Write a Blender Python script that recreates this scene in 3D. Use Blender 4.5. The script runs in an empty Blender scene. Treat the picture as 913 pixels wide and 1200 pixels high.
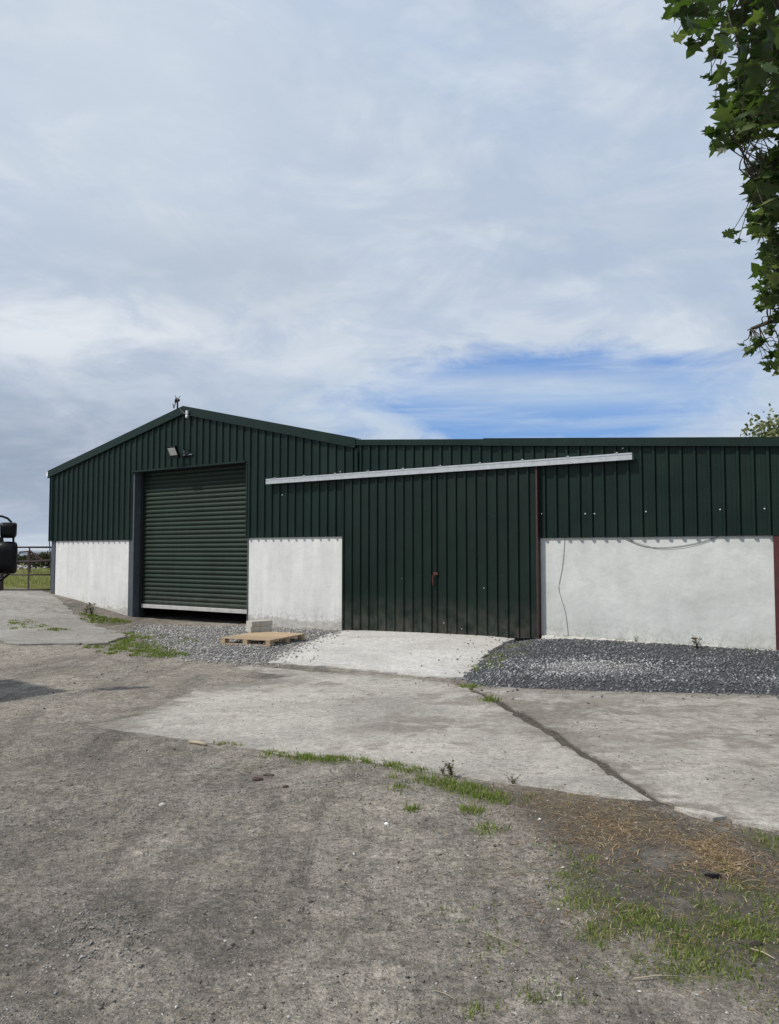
import bpy, math, random
import numpy as np
from mathutils import Vector, Matrix
from mathutils.geometry import tessellate_polygon
random.seed(7); rng = np.random.default_rng(7)
sc = bpy.context.scene
COL = sc.collection
PI = math.pi

# ------------------------------------------------------------------ camera maths
F = 901.0; CX = 456.5; CY = 600.0; PITCH = math.atan(48/901); EYE = 1.6
cp, sp = math.cos(PITCH), math.sin(PITCH)
def ray(x, y):
    a = (x-CX)/F; c = -(y-CY)/F
    return np.array([a, cp-c*sp, sp+c*cp])
def atz(x, y, z=0.0):
    r = ray(x, y); t = (z-EYE)/r[2]; p = r*t; return np.array([p[0], p[1], z])
def atY(x, y, Y):
    r = ray(x, y); p = r*(Y/r[1]); return np.array([p[0], p[1], p[2]+EYE])
# facade frame: D along the wall to the right, N out of the wall towards the yard
D = np.array([0.83004481, -0.5576967]); N = np.array([-0.5576967, -0.83004481])
_A = np.array([-2.756284, 17.12537392])
S0 = -8.12 - 0.03
O = _A + D*S0
def P(s, n, z): return (O[0]+D[0]*s+N[0]*n, O[1]+D[1]*s+N[1]*n, z)
def fac(x, y, off=0.0):
    r = ray(x, y); t = (O@N+off)/(r[:2]@N); p = r*t
    return float((p[:2]-O)@D), float(p[2]+EYE)

# ------------------------------------------------------------------ mesh helpers
class MB:
    def __init__(s): s.v = []; s.f = []
    def add(s, vs, fs):
        b = len(s.v); s.v += [tuple(map(float, q)) for q in vs]; s.f += [tuple(b+i for i in f) for f in fs]; return s
    def hexa(s, p):   # 8 points: bottom ring 0-3, top ring 4-7
        return s.add(p, [(3,2,1,0),(4,5,6,7),(0,1,5,4),(1,2,6,5),(2,3,7,6),(3,0,4,7)])
    def box(s, a, b):
        x0,y0,z0 = a; x1,y1,z1 = b
        return s.hexa([(x0,y0,z0),(x1,y0,z0),(x1,y1,z0),(x0,y1,z0),(x0,y0,z1),(x1,y0,z1),(x1,y1,z1),(x0,y1,z1)])
    def fbox(s, s0, s1, n0, n1, z0, z1):   # box in the facade frame
        return s.hexa([P(s0,n1,z0),P(s1,n1,z0),P(s1,n0,z0),P(s0,n0,z0),P(s0,n1,z1),P(s1,n1,z1),P(s1,n0,z1),P(s0,n0,z1)])
    def tube(s, pts, r, k=8, cap=True):
        pts = [Vector(p) for p in pts]; n = len(pts)
        rs = r if isinstance(r, (list, tuple)) else [r]*n
        rings = []; up = Vector((0,0,1)); vs = []
        for i, p in enumerate(pts):
            t = (pts[min(i+1,n-1)]-pts[max(i-1,0)])
            if t.length < 1e-9: t = Vector((0,0,1))
            t.normalize()
            u = t.cross(up)
            if u.length < .05: u = t.cross(Vector((1,0,0)))
            u.normalize(); w = u.cross(t)
            for j in range(k):
                a = 2*PI*j/k; vs.append(p+u*math.cos(a)*rs[i]+w*math.sin(a)*rs[i])
        fs = []
        for i in range(n-1):
            for j in range(k):
                fs.append((i*k+j, i*k+(j+1)%k, (i+1)*k+(j+1)%k, (i+1)*k+j))
        if cap: fs.append(tuple(range(k-1,-1,-1))); fs.append(tuple((n-1)*k+j for j in range(k)))
        return s.add(vs, fs)
    def disc(s, c, ax, r, h, k=24):
        c = Vector(c); ax = Vector(ax).normalized(); return s.tube([c-ax*h/2, c+ax*h/2], r, k)
    def prism(s, poly, z0, z1):            # xy polygon extruded in z
        n = len(poly); vs = [(x,y,z0) for x,y in poly]+[(x,y,z1) for x,y in poly]
        fs = [tuple(range(n-1,-1,-1)), tuple(range(n,2*n))]+[(i,(i+1)%n,n+(i+1)%n,n+i) for i in range(n)]
        return s.add(vs, fs)
def link(name, me, mat, parent=None):
    o = bpy.data.objects.new(name, me); COL.objects.link(o)
    if mat is not None:
        me.materials.append(mat)
    if parent is not None: o.parent = parent
    return o
def root_loc(p):
    l = Vector((0,0,0))
    while p is not None: l += p.location; p = p.parent
    return l
def obj(name, mb, mat, parent=None, smooth=False, bevel=0, local=False, origin=None):
    """link the collected shape as one mesh; world coordinates are turned into the parent's"""
    off = Vector((0,0,0)) if local else root_loc(parent)
    if origin is not None: off = Vector(origin)
    v = [(a[0]-off.x, a[1]-off.y, a[2]-off.z) for a in mb.v]
    me = bpy.data.meshes.new(name); me.from_pydata(v, [], mb.f); me.update()
    if smooth: me.polygons.foreach_set('use_smooth', [True]*len(me.polygons))
    o = link(name, me, mat, parent)
    if origin is not None: o.location = off
    if bevel:
        m = o.modifiers.new('bevel', 'BEVEL'); m.width = bevel; m.segments = 2; m.limit_method = 'ANGLE'
    return o
def npmesh(name, V, Fc, mat, parent=None, attrs=None, smooth=False):
    """fast mesh from numpy arrays, Fc (m,k)"""
    V = np.asarray(V, dtype=np.float32); Fc = np.asarray(Fc, dtype=np.int32)
    me = bpy.data.meshes.new(name); m, k = Fc.shape
    me.vertices.add(len(V)); me.vertices.foreach_set('co', V.ravel())
    me.loops.add(m*k); me.loops.foreach_set('vertex_index', Fc.ravel())
    me.polygons.add(m); me.polygons.foreach_set('loop_start', np.arange(m, dtype=np.int32)*k)
    if smooth: me.polygons.foreach_set('use_smooth', np.ones(m, dtype=bool))
    me.update(calc_edges=True); me.validate()
    for an, av in (attrs or {}).items():
        a = me.attributes.new(an, 'FLOAT', 'POINT'); a.data.foreach_set('value', np.asarray(av, dtype=np.float32))
    return link(name, me, mat, parent)
def empty(name, loc, label, cat, group=None, rz=0):
    o = bpy.data.objects.new(name, None); COL.objects.link(o); o.location = loc; o.rotation_euler = (0,0,rz)
    o.empty_display_size = .2
    return tag(o, label, cat, group)
def tag(o, label=None, cat=None, group=None, kind=None):
    if label: o['label'] = label
    if cat: o['category'] = cat
    if group: o['group'] = group
    if kind: o['kind'] = kind
    return o

# ------------------------------------------------------------------ numpy noise
_tab = rng.random((256,256))
def vnoise(x, y):
    x = np.asarray(x); y = np.asarray(y)
    xi = np.floor(x).astype(int); yi = np.floor(y).astype(int); fx = x-xi; fy = y-yi
    fx = fx*fx*(3-2*fx); fy = fy*fy*(3-2*fy)
    g = lambda a, b: _tab[a & 255, b & 255]
    return (g(xi,yi)*(1-fx)+g(xi+1,yi)*fx)*(1-fy)+(g(xi,yi+1)*(1-fx)+g(xi+1,yi+1)*fx)*fy
def fbm(x, y, o=4):
    r = 0; a = .5
    for i in range(o): r = r+a*vnoise(x*2**i+17*i, y*2**i+31*i); a /= 2
    return r
def ss(t): t = np.clip(t,0,1); return t*t*(3-2*t)
def sdist(px, py, poly):
    """signed distance, positive inside"""
    px = np.asarray(px, float); py = np.asarray(py, float)
    d = np.full(px.shape, 1e9); ins = np.zeros(px.shape, bool); n = len(poly)
    for i in range(n):
        ax, ay = poly[i][0], poly[i][1]; bx, by = poly[(i+1)%n][0], poly[(i+1)%n][1]
        ex, ey = bx-ax, by-ay; L = ex*ex+ey*ey+1e-12
        t = np.clip(((px-ax)*ex+(py-ay)*ey)/L, 0, 1)
        d = np.minimum(d, np.hypot(px-ax-t*ex, py-ay-t*ey))
        c = ((ay > py) != (by > py)) & (px < (bx-ax)*(py-ay)/((by-ay) if by != ay else 1e-9)+ax)
        ins ^= c
    return np.where(ins, d, -d)
def G(pts, z=0.0): return [tuple(atz(x, y, z)[:2]) for x, y in pts]

# ------------------------------------------------------------------ materials
def mat(name):
    m = bpy.data.materials.new(name); m.use_nodes = True; nt = m.node_tree
    b = nt.nodes['Principled BSDF']; return m, nt, b
class NT:
    def __init__(s, nt): s.nt = nt
    def n(s, t, **k):
        x = s.nt.nodes.new(t)
        for a, v in k.items(): setattr(x, a, v)
        return x
    def l(s, a, b): s.nt.links.new(a, b)
    def coord(s, kind='Object', scale=(1,1,1)):
        c = s.n('ShaderNodeTexCoord'); m = s.n('ShaderNodeMapping'); m.inputs['Scale'].default_value = scale
        s.l(c.outputs[kind], m.inputs[0]); return m.outputs[0]
    def noise(s, vec, scale, detail=4, rough=.6, dist=0):
        x = s.n('ShaderNodeTexNoise'); x.inputs['Scale'].default_value = scale; x.inputs['Detail'].default_value = detail
        x.inputs['Roughness'].default_value = rough; x.inputs['Distortion'].default_value = dist
        s.l(vec, x.inputs['Vector']); return x.outputs['Fac']
    def vor(s, vec, scale, feat='F1', out='Distance'):
        x = s.n('ShaderNodeTexVoronoi', feature=feat); x.inputs['Scale'].default_value = scale; s.l(vec, x.inputs['Vector']); return x.outputs[out]
    def ramp(s, fac, stops):
        r = s.n('ShaderNodeValToRGB'); e = r.color_ramp.elements
        while len(e) < len(stops): e.new(.5)
        for i, (p, c) in enumerate(stops):
            e[i].position = p; e[i].color = (c, c, c, 1) if not isinstance(c, tuple) else (*c, 1)
        s.l(fac, r.inputs[0]); return r.outputs[0]
    def mix(s, f, a, b, mode='MIX'):
        m = s.n('ShaderNodeMix', data_type='RGBA', blend_type=mode)
        for v, i in ((f, 0), (a, 6), (b, 7)):
            if isinstance(v, (int, float)): m.inputs[i].default_value = v if i == 0 else (v, v, v, 1)
            elif isinstance(v, tuple): m.inputs[i].default_value = (*v, 1)
            else: s.l(v, m.inputs[i])
        return m.outputs[2]
    def math(s, op, a, b=0.0, clamp=False):
        m = s.n('ShaderNodeMath', operation=op); m.use_clamp = clamp
        for v, i in ((a, 0), (b, 1)):
            if isinstance(v, (int, float)): m.inputs[i].default_value = v
            else: s.l(v, m.inputs[i])
        return m.outputs[0]
    def attr(s, name):
        a = s.n('ShaderNodeAttribute'); a.attribute_name = name; return a.outputs['Fac']
    def bump(s, h, strength, dist, nrm=None):
        b = s.n('ShaderNodeBump'); b.inputs['Strength'].default_value = strength; b.inputs['Distance'].default_value = dist
        s.l(h, b.inputs['Height'])
        if nrm: s.l(nrm, b.inputs['Normal'])
        return b.outputs[0]
def simple(name, c, rough=.6, metal=0, var=.15, scale=8, spec=.5, bump=0, bscale=40):
    m, nt, b = mat(name); t = NT(nt); v = t.coord()
    n = t.noise(v, scale, 5); f = t.ramp(n, [(.3, 1-var), (.7, 1+var)])
    cc = t.mix(1, c, f, 'MULTIPLY'); t.l(cc, b.inputs['Base Color'])
    b.inputs['Roughness'].default_value = rough; b.inputs['Metallic'].default_value = metal; b.inputs['Specular IOR Level'].default_value = spec
    if bump: t.l(t.bump(t.noise(v, bscale, 5), bump, .01), b.inputs['Normal'])
    return m
M = {}
def m_green(name, c, rough=.42):
    m, nt, b = mat(name); t = NT(nt); v = t.coord()
    n = t.noise(v, 1.3, 3); st = t.noise(t.coord(scale=(9,9,.6)), 1.0, 4)
    f = t.ramp(n, [(.25,.82),(.75,1.2)]); f2 = t.ramp(st, [(.3,.85),(.7,1.15)])
    cc = t.mix(1, t.mix(1, c, f, 'MULTIPLY'), f2, 'MULTIPLY')
    dust = t.ramp(t.noise(v, 14, 6, .75), [(.62,0.0),(.78,.35)])
    cc = t.mix(dust, cc, (.10,.115,.10)); 
    # mud splashed on the lower edge, scuffs
    sx = t.n('ShaderNodeSeparateXYZ'); g = t.n('ShaderNodeNewGeometry'); t.l(g.outputs['Position'], sx.inputs[0])
    low = t.math('MULTIPLY', t.ramp(sx.outputs[2], [(.0,.9),(.8,0.0)]), t.ramp(t.noise(v, 5, 5), [(.35,.1),(.65,1.0)]))
    cc = t.mix(low, cc, (.075,.07,.058))
    t.l(cc, b.inputs['Base Color'])
    t.l(t.ramp(n, [(.3, rough-.06),(.7, rough+.1)]), b.inputs['Roughness']); b.inputs['Specular IOR Level'].default_value = .27
    t.l(t.bump(t.noise(v, 2.2, 2), .25, .02), b.inputs['Normal'])
    return m
M['clad'] = m_green('green_cladding', (.0042,.0165,.0115))
M['door'] = m_green('door_cladding', (.0036,.0135,.0096), .5)
M['flash'] = m_green('green_flashing', (.0055,.0185,.0140), .42)
M['shutter'] = m_green('green_shutter', (.0125,.0265,.0175), .48)
def m_render(name, c, streak, mott):
    m, nt, b = mat(name); t = NT(nt)
    v = t.coord(); vs = t.coord(scale=(1,1,.16))
    n1 = t.ramp(t.noise(v, 1.1, 6, .65, .4), [(.3, 1-mott),(.7, 1+mott*.45)])
    n2 = t.ramp(t.noise(vs, 5, 5, .6), [(.35, 1-streak),(.65, 1.0)])
    n3 = t.ramp(t.noise(v, 26, 5, .7), [(.3,.95),(.7,1.03)])
    cc = t.mix(1, t.mix(1, t.mix(1, c, n1, 'MULTIPLY'), n2, 'MULTIPLY'), n3, 'MULTIPLY')
    g = t.n('ShaderNodeNewGeometry'); sx = t.n('ShaderNodeSeparateXYZ'); t.l(g.outputs['Position'], sx.inputs[0])
    # rust-grey water stains running down from the cladding edge
    top = t.ramp(t.math('SUBTRACT', sx.outputs[2], t.math('MULTIPLY', t.noise(t.coord(scale=(1,1,.05)), 9, 4), .9)), [(1.0,0.0),(1.5,1.0)])
    top2 = t.math('MULTIPLY', top, t.ramp(t.noise(t.coord(scale=(1,1,.03)), 16, 3), [(.42,0.0),(.62,.55*streak*5)]), True)
    cc = t.mix(top2, cc, (.34,.34,.32))
    foot = t.ramp(t.math('SUBTRACT', sx.outputs[2], t.math('MULTIPLY', t.noise(v, 3.5, 5), .30)), [(-.12,.55),(.06,0.0)])
    cc = t.mix(foot, cc, (.33,.31,.28))
    spl = t.math('MULTIPLY', t.ramp(sx.outputs[2], [(.05,.8),(.50,0.0)]), t.ramp(t.noise(v, 14, 6, .75), [(.46,0.0),(.62,1.0)])); cc = t.mix(spl, cc, (.30,.275,.23))
    alg = t.math('MULTIPLY', t.ramp(sx.outputs[2], [(.3,.6),(1.0,.12)]), t.ramp(t.noise(vs, 2.2, 5, .7), [(.50,0.0),(.68,.45)])); cc = t.mix(alg, cc, (.42,.44,.37))
    t.l(cc, b.inputs['Base Color']); b.inputs['Roughness'].default_value = .9; b.inputs['Specular IOR Level'].default_value = .2
    h = t.math('ADD', t.noise(v, 2.5, 3), t.math('MULTIPLY', t.noise(v, 60, 4), .12))
    t.l(t.bump(h, .55, .03), b.inputs['Normal'])
    return m
M['render_l'] = m_render('painted_render', (.76,.76,.74), .13, .10)
M['render_r'] = m_render('bare_render', (.66,.675,.65), .05, .20)
M['post'] = simple('grey_steel', (.085,.10,.115), .5, .2)
M['dark'] = simple('dark_steel', (.012,.012,.013), .6)
M['inside'] = simple('shed_interior', (.02,.02,.02), .9)
M['galv'] = simple('galvanised', (.50,.53,.54), .42, .35, .12, 12)
M['alu'] = simple('aluminium_bar', (.55,.54,.52), .45, .3)
M['redox'] = simple('red_oxide', (.075,.018,.016), .6, 0, .3, 20)
M['rust'] = simple('rusty_paint', (.11,.028,.02), .7, 0, .35, 30)
M['browndoor'] = simple('brown_edge', (.045,.022,.02), .6, 0, .3, 20)
M['white'] = simple('white_plastic', (.75,.76,.77), .4)
M['screw'] = simple('screw_head', (.6,.62,.62), .35, .3)
M['cable'] = simple('grey_cable', (.22,.22,.22), .6)
M['black'] = simple('black_plastic', (.003,.003,.004), .42, 0, .3, 6, .2)
M['rubber'] = simple('tyre_rubber', (.012,.012,.012), .85)
M['truckpaint'] = simple('blue_truck_paint', (.02,.035,.07), .3)
M['glass'] = simple('dark_glass', (.01,.012,.014), .06, 0, .05)
M['mirror'] = simple('mirror_face', (.7,.72,.74), .04, 1, .02)
M['gate'] = simple('gate_steel', (.045,.030,.032), .6, .1, .35, 20)
M['rustiron'] = simple('rusty_iron', (.06,.035,.028), .8, 0, .4, 12)
M['lens'] = simple('lamp_glass', (.55,.56,.52), .15, 0, .12, 30)
M['blk'] = simple('concrete_block', (.46,.44,.39), .95, 0, .25, 9, .2, .6, 60)
def m_wood():
    m, nt, b = mat('pallet_wood'); t = NT(nt)
    n = t.noise(t.coord(scale=(3,3,3)), 3, 5, .6); a = t.attr('rnd')
    c = t.mix(n, (.36,.255,.15), (.52,.395,.26)); c = t.mix(1, c, t.ramp(a, [(0,.72),(1,1.12)]), 'MULTIPLY')
    t.l(c, b.inputs['Base Color']); b.inputs['Roughness'].default_value = .75; return m
M['wood'] = m_wood()

def m_ground():
    m, nt, b = mat('yard_ground'); t = NT(nt); v = t.coord()
    big = t.noise(v, .45, 5, .6, .6); med = t.noise(v, 2.3, 6, .68, .8); fine = t.noise(v, 22, 5, .75); vf = t.noise(v, 95, 4, .75)
    track = t.noise(t.coord(scale=(1.0,.28,1)), 1.6, 5, .6, 1.2)
    base = t.mix(t.ramp(big, [(.33,0.0),(.66,1.0)]), (.210,.186,.158), (.335,.297,.248))
    base = t.mix(t.ramp(med, [(.42,0.0),(.68,.75)]), base, (.36,.325,.275))
    base = t.mix(t.ramp(track, [(.36,.7),(.52,0.0)]), base, (.140,.123,.104))
    damp = t.ramp(t.noise(v, .9, 4, .7, 1.5), [(.53,0.0),(.66,.7)])
    base = t.mix(damp, base, (.155,.140,.122))
    ol = t.ramp(t.noise(v, 1.4, 4, .6), [(.50,0.0),(.68,.40)])
    base = t.mix(ol, base, (.225,.207,.155))
    wide = t.noise(v, .28, 3, .5, .4); base = t.mix(1, base, t.ramp(wide, [(.36,.74),(.5,1.0),(.64,1.24)]), 'MULTIPLY')
    m8 = t.noise(v, 7.5, 7, .78, .5)
    base = t.mix(1, base, t.ramp(m8, [(.32,.66),(.5,1.0),(.68,1.30)]), 'MULTIPLY')
    pit = t.ramp(t.noise(v, 31, 5, .8), [(.36,.75),(.44,0.0)]); base = t.mix(pit, base, (.070,.062,.055))
    # small chippings pressed in the surface
    def chips(scale, lo, hi, w):
        d = t.vor(v, scale); colr = t.n('ShaderNodeTexVoronoi'); colr.inputs['Scale'].default_value = scale; t.l(v, colr.inputs['Vector'])
        s = t.n('ShaderNodeSeparateColor'); t.l(colr.outputs['Color'], s.inputs[0])
        return t.math('MULTIPLY', t.ramp(d, [(.18,1.0),(.38,0.0)]), t.ramp(s.outputs[0], [(lo,0.0),(hi,w)])), s.outputs[1]
    c1, r1 = chips(46, .62, .70, .85); c2, r2 = chips(110, .45, .6, .8)
    cc = t.mix(t.math('MULTIPLY', c2, 1.0, True), base, t.mix(r2, (.085,.083,.082), (.33,.315,.295)))
    cc = t.mix(c1, cc, t.mix(r1, (.10,.10,.10), (.36,.345,.33)))
    cc = t.mix(1, cc, t.ramp(fine, [(.3,.60),(.7,1.42)]), 'MULTIPLY')
    cc = t.mix(1, cc, t.ramp(t.noise(v, 48, 3, .8), [(.34,.76),(.5,1.0),(.66,1.26)]), 'MULTIPLY')
    cc = t.mix(1, cc, t.ramp(vf, [(.3,.62),(.7,1.42)]), 'MULTIPLY')
    def zone(name, col_a, col_b, width=.5, nz=None):
        z = t.math('ADD', t.attr(name), t.math('MULTIPLY', t.math('SUBTRACT', nz or med, .5), 1.1))
        f = t.ramp(z, [(.45,0.0),(.45+width*.3,1.0)])
        return f, t.mix(t.ramp(fine, [(.35,0.0),(.65,1.0)]), col_a, col_b)
    f, c = zone('soil', (.060,.052,.042), (.115,.102,.085), 1.0); cc = t.mix(t.math('MULTIPLY', f, .72), cc, c)
    f, c = zone('straw', (.115,.090,.062), (.21,.17,.115), 1.0, m8); cc = t.mix(t.math('MULTIPLY', f, .6), cc, c)
    f, c = zone('gravl', (.15,.15,.148), (.34,.335,.33)); cc = t.mix(f, cc, c)
    f, c = zone('gravd', (.040,.043,.048), (.11,.115,.122)); cc = t.mix(f, cc, c)
    f, c = zone('dusty', (.21,.205,.195), (.30,.29,.275), 1.0); cc = t.mix(t.math('MULTIPLY', f, .8), cc, c)
    f, c = zone('moss', (.060,.075,.028), (.105,.115,.045), 1.2, fine); cc = t.mix(t.math('MULTIPLY', f, .6), cc, c)
    f, c = zone('field', (.10,.105,.04), (.19,.19,.075)); cc = t.mix(f, cc, c)
    t.l(cc, b.inputs['Base Color']); b.inputs['Roughness'].default_value = .95; b.inputs['Specular IOR Level'].default_value = .15
    h = t.math('ADD', t.math('MULTIPLY', m8, 1.1), t.math('ADD', t.math('MULTIPLY', fine, .42), t.math('MULTIPLY', vf, .17)))
    h = t.math('ADD', h, t.math('ADD', t.math('MULTIPLY', c1, .16), t.math('MULTIPLY', c2, .06)))
    t.l(t.bump(h, .9, .05), b.inputs['Normal'])
    return m
M['ground'] = m_ground()
def m_conc(name, ca, cb, dirt, dirtcol=(.17,.155,.135), rough_bump=.35):
    m, nt, b = mat(name); t = NT(nt); v = t.coord()
    big = t.noise(v, .7, 5, .65, .8); st = t.noise(t.coord(scale=(.35,1.5,1)), 1.6, 6, .68, 1.0); fine = t.noise(v, 26, 5, .75)
    vf = t.noise(v, 120, 3, .7)
    c = t.mix(t.ramp(big, [(.35,0.0),(.65,1.0)]), ca, cb)
    md = t.noise(v, 3.2, 6, .72, .6)
    d = t.math('ADD', t.attr('dirt'), t.math('MULTIPLY', t.math('SUBTRACT', st, .5), 1.9))
    d = t.math('ADD', d, t.math('MULTIPLY', t.math('SUBTRACT', md, .5), 2.8))
    d = t.math('ADD', d, t.math('MULTIPLY', t.math('SUBTRACT', fine, .5), .9))
    f = t.ramp(d, [(.34,0.0),(.72,dirt)])
    dirtcol = t.mix(t.ramp(md, [(.4,0.0),(.6,1.0)]), tuple(q*.78 for q in dirtcol), tuple(q*1.25 for q in dirtcol))
    scr_ = t.ramp(t.math('ADD', t.math('MULTIPLY', st, .6), t.math('MULTIPLY', md, .4)), [(.50,0.0),(.60,.75)]); c = t.mix(scr_, c, tuple(min(.7, q*1.30) for q in cb))
    c = t.mix(f, c, dirtcol)
    cr = t.vor(v, .45, 'DISTANCE_TO_EDGE')
    specks = t.ramp(t.noise(v, 48, 3, .8), [(.60,0.0),(.68,.8)]); c = t.mix(specks, c, (.12,.11,.10))
    c = t.mix(1, c, t.ramp(fine, [(.3,.66),(.7,1.30)]), 'MULTIPLY'); c = t.mix(1, c, t.ramp(t.noise(v, 9, 6, .8), [(.34,.80),(.66,1.16)]), 'MULTIPLY'); c = t.mix(1, c, t.ramp(vf, [(.3,.74),(.7,1.24)]), 'MULTIPLY')
    t.l(c, b.inputs['Base Color']); b.inputs['Roughness'].default_value = .92; b.inputs['Specular IOR Level'].default_value = .2
    h = t.math('ADD', t.math('MULTIPLY', st, .6), t.math('ADD', t.math('MULTIPLY', fine, .35), t.math('MULTIPLY', vf, .08)))
    t.l(t.bump(h, rough_bump, .04), b.inputs['Normal'])
    return m
M['slab'] = m_conc('old_concrete', (.30,.282,.252), (.46,.432,.385), .85, (.185,.165,.140), .9)
M['slab2'] = m_conc('old_concrete_right', (.30,.280,.248), (.44,.412,.365), .85, (.180,.160,.135), .9)
M['ramp'] = m_conc('new_concrete', (.48,.462,.425), (.61,.592,.55), .6, (.36,.335,.29), 1.0)
M['slab3'] = m_conc('far_concrete', (.24,.225,.20), (.34,.325,.295), .85)
def m_rnd(name, stops, rough=.85, trans=0, spec=.3):
    m, nt, b = mat(name); t = NT(nt); a = t.attr('rnd')
    c = t.ramp(a, stops); t.l(c, b.inputs['Base Color']); b.inputs['Roughness'].default_value = rough; b.inputs['Specular IOR Level'].default_value = spec
    if trans:
        tr = t.n('ShaderNodeBsdfTranslucent'); t.l(t.mix(1, c, (1.25,1.5,.6), 'MULTIPLY'), tr.inputs[0])
        mx = t.n('ShaderNodeMixShader'); mx.inputs[0].default_value = trans
        t.l(b.outputs[0], mx.inputs[1]); t.l(tr.outputs[0], mx.inputs[2]); t.l(mx.outputs[0], nt.nodes['Material Output'].inputs[0])
    return m
M['stoned'] = m_rnd('dark_chippings', [(0,(.05,.054,.060)),(.4,(.125,.130,.138)),(.75,(.215,.22,.225)),(1,(.46,.46,.46))])
M['stonel'] = m_rnd('pale_chippings', [(0,(.11,.105,.095)),(.4,(.215,.208,.195)),(.8,(.37,.36,.34)),(1,(.56,.55,.52))])
M['stoney'] = m_rnd('yard_stones', [(0,(.055,.050,.046)),(.35,(.14,.125,.108)),(.7,(.27,.245,.215)),(.92,(.42,.40,.37)),(1,(.62,.60,.57))])
M['grass'] = m_rnd('grass_blades', [(0,(.08,.115,.025)),(.5,(.17,.225,.045)),(.8,(.25,.30,.08)),(.9,(.30,.28,.13)),(1,(.40,.33,.19))], .6, .35)
M['fieldgrass'] = m_rnd('field_grass', [(0,(.15,.15,.06)),(.5,(.29,.29,.12)),(1,(.46,.43,.25))], .7, .3)
M['straw'] = m_rnd('dry_straw', [(0,(.09,.055,.03)),(.4,(.22,.145,.075)),(.8,(.40,.28,.15)),(1,(.52,.42,.28))], .7, .15)
M['leaf'] = m_rnd('sycamore_leaves', [(0,(.022,.046,.013)),(.4,(.050,.085,.022)),(.75,(.11,.15,.042)),(1,(.26,.28,.14))], .42, .38, .5)
M['leaf2'] = m_rnd('far_tree_leaves', [(0,(.06,.075,.025)),(.5,(.13,.15,.055)),(1,(.30,.30,.16))], .6, .25)
M['leafd'] = m_rnd('bramble_leaves', [(0,(.018,.022,.010)),(.6,(.045,.055,.022)),(1,(.09,.085,.045))], .7, .2)
M['weed'] = m_rnd('weed_leaves', [(0,(.05,.05,.025)),(.5,(.085,.10,.035)),(1,(.16,.09,.06))], .7, .2)
M['bark'] = simple('bark', (.075,.065,.052), .9, 0, .3, 14, .2, .6, 30)
M['dock'] = simple('pale_stick', (.36,.31,.22), .8)

# ------------------------------------------------------------------ zones of the yard (world plan)
SLAB_L = [(100,850),(150,858),(230,868),(290,878),(350,887),(440,894),(500,905),(560,914),(600,920),(650,926),(700,934),(760,938),
          (700,897),(640,860),(590,830),(548,806),(520,800),(450,792),(370,788),(290,780),(272,783),(335,793),(290,800),(235,806),(200,822),(165,838),(128,846)]
SLAB_R = [(770,939),(800,951),(850,962),(913,976),(1100,1000),(1300,1000),(1150,815),(1000,818),(913,816),(820,814),(700,812),(640,809),(560,805),(552,807),(600,830),(650,859),(710,897)]
RAMP = [(318,777),(328,768),(350,757),(375,748),(404,741.5),(450,742.5),(520,745),(590,748.5),(634,751),(606,753.5),(585,761),(568,771),(556,783),(545,795),(500,793.5),(430,786),(370,781)]
FARC1 = [(-60,688),(0,697),(40,701),(64,707),(90,714),(120,721),(148,729),(128,738),(100,739),(70,728),(40,722),(0,720),(-60,717)]
FARC2 = [(-60,722),(0,724),(40,726),(70,732),(100,742),(92,744),(60,744),(20,745),(0,741),(-60,735)]
GRAVD = [(560,805),(545,797),(560,780),(585,762),(610,752),(640,751),(760,758),(913,768),(1250,785),(1150,812),(1000,818),(913,817),(780,812),(650,808)]
GRAVL = [(165,728),(290,732),(400,741),(360,752),(325,768),(315,778),(250,775),(205,770),(180,752),(160,740)]
w_sl, w_sr, w_rp = G(SLAB_L), G(SLAB_R), G(RAMP)
w_gd, w_gl = G(GRAVD), G(GRAVL)
SOIL = G([(560,918),(650,930),(760,945),(850,965),(913,978),(1100,1000),(1200,1250),(940,1250),(860,1130),(700,1090),(640,1000),(600,960)])
STRAW = [G([(600,915),(690,930),(770,948),(800,965),(790,985),(700,975),(640,955),(600,935)]), G([(770,975),(830,970),(870,1000),(880,1025),(830,1020),(780,1005)]), G([(655,960),(720,965),(740,985),(690,992),(650,980)]), G([(860,950),(930,955),(930,968),(870,966)])]
def gz(x, y):
    x = np.asarray(x, float); y = np.asarray(y, float)
    sx = (x-O[0])*D[0]+(y-O[1])*D[1]; nx = (x-O[0])*N[0]+(y-O[1])*N[1]
    z = .50*ss((-x-5.6)/4.6)*ss((y-15)/5.5)
    z = z - .09*np.exp(-((sx-5)**2/9+(nx-.5)**2/9))
    z = z + .10*ss((sx-13)/3)*ss((2.2-nx)/2.0)*np.where(nx > -20, 1, 0)
    z = z + .25*ss((y-26)/10)*ss((-x-5)/6)
    z = z - 6.0*ss((y-130)/260)
    return z
def gz_full(x, y):
    z = gz(x, y)
    nf = 1-ss((np.hypot(x, y-8)-40)/40)
    d = np.maximum(sdist(x, y, w_sl), sdist(x, y, w_sr)); near = ss((d+.35)/.3)
    z = z + ((fbm(x*.9, y*.9, 4)-.47)*.05*(1-near) + (fbm(x*5, y*5, 3)-.44)*.018)*nf
    z = np.where(d > 0, z-.045*ss((d-.03)/.12), z)
    dr = sdist(x, y, w_rp); z = np.where(dr > 0, z-.05*ss(dr/.15), z)
    z = z + .055*ss(sdist(x, y, w_gd)/.5)*nf + .02*ss(sdist(x, y, w_gl)/.6)
    return z
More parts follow.
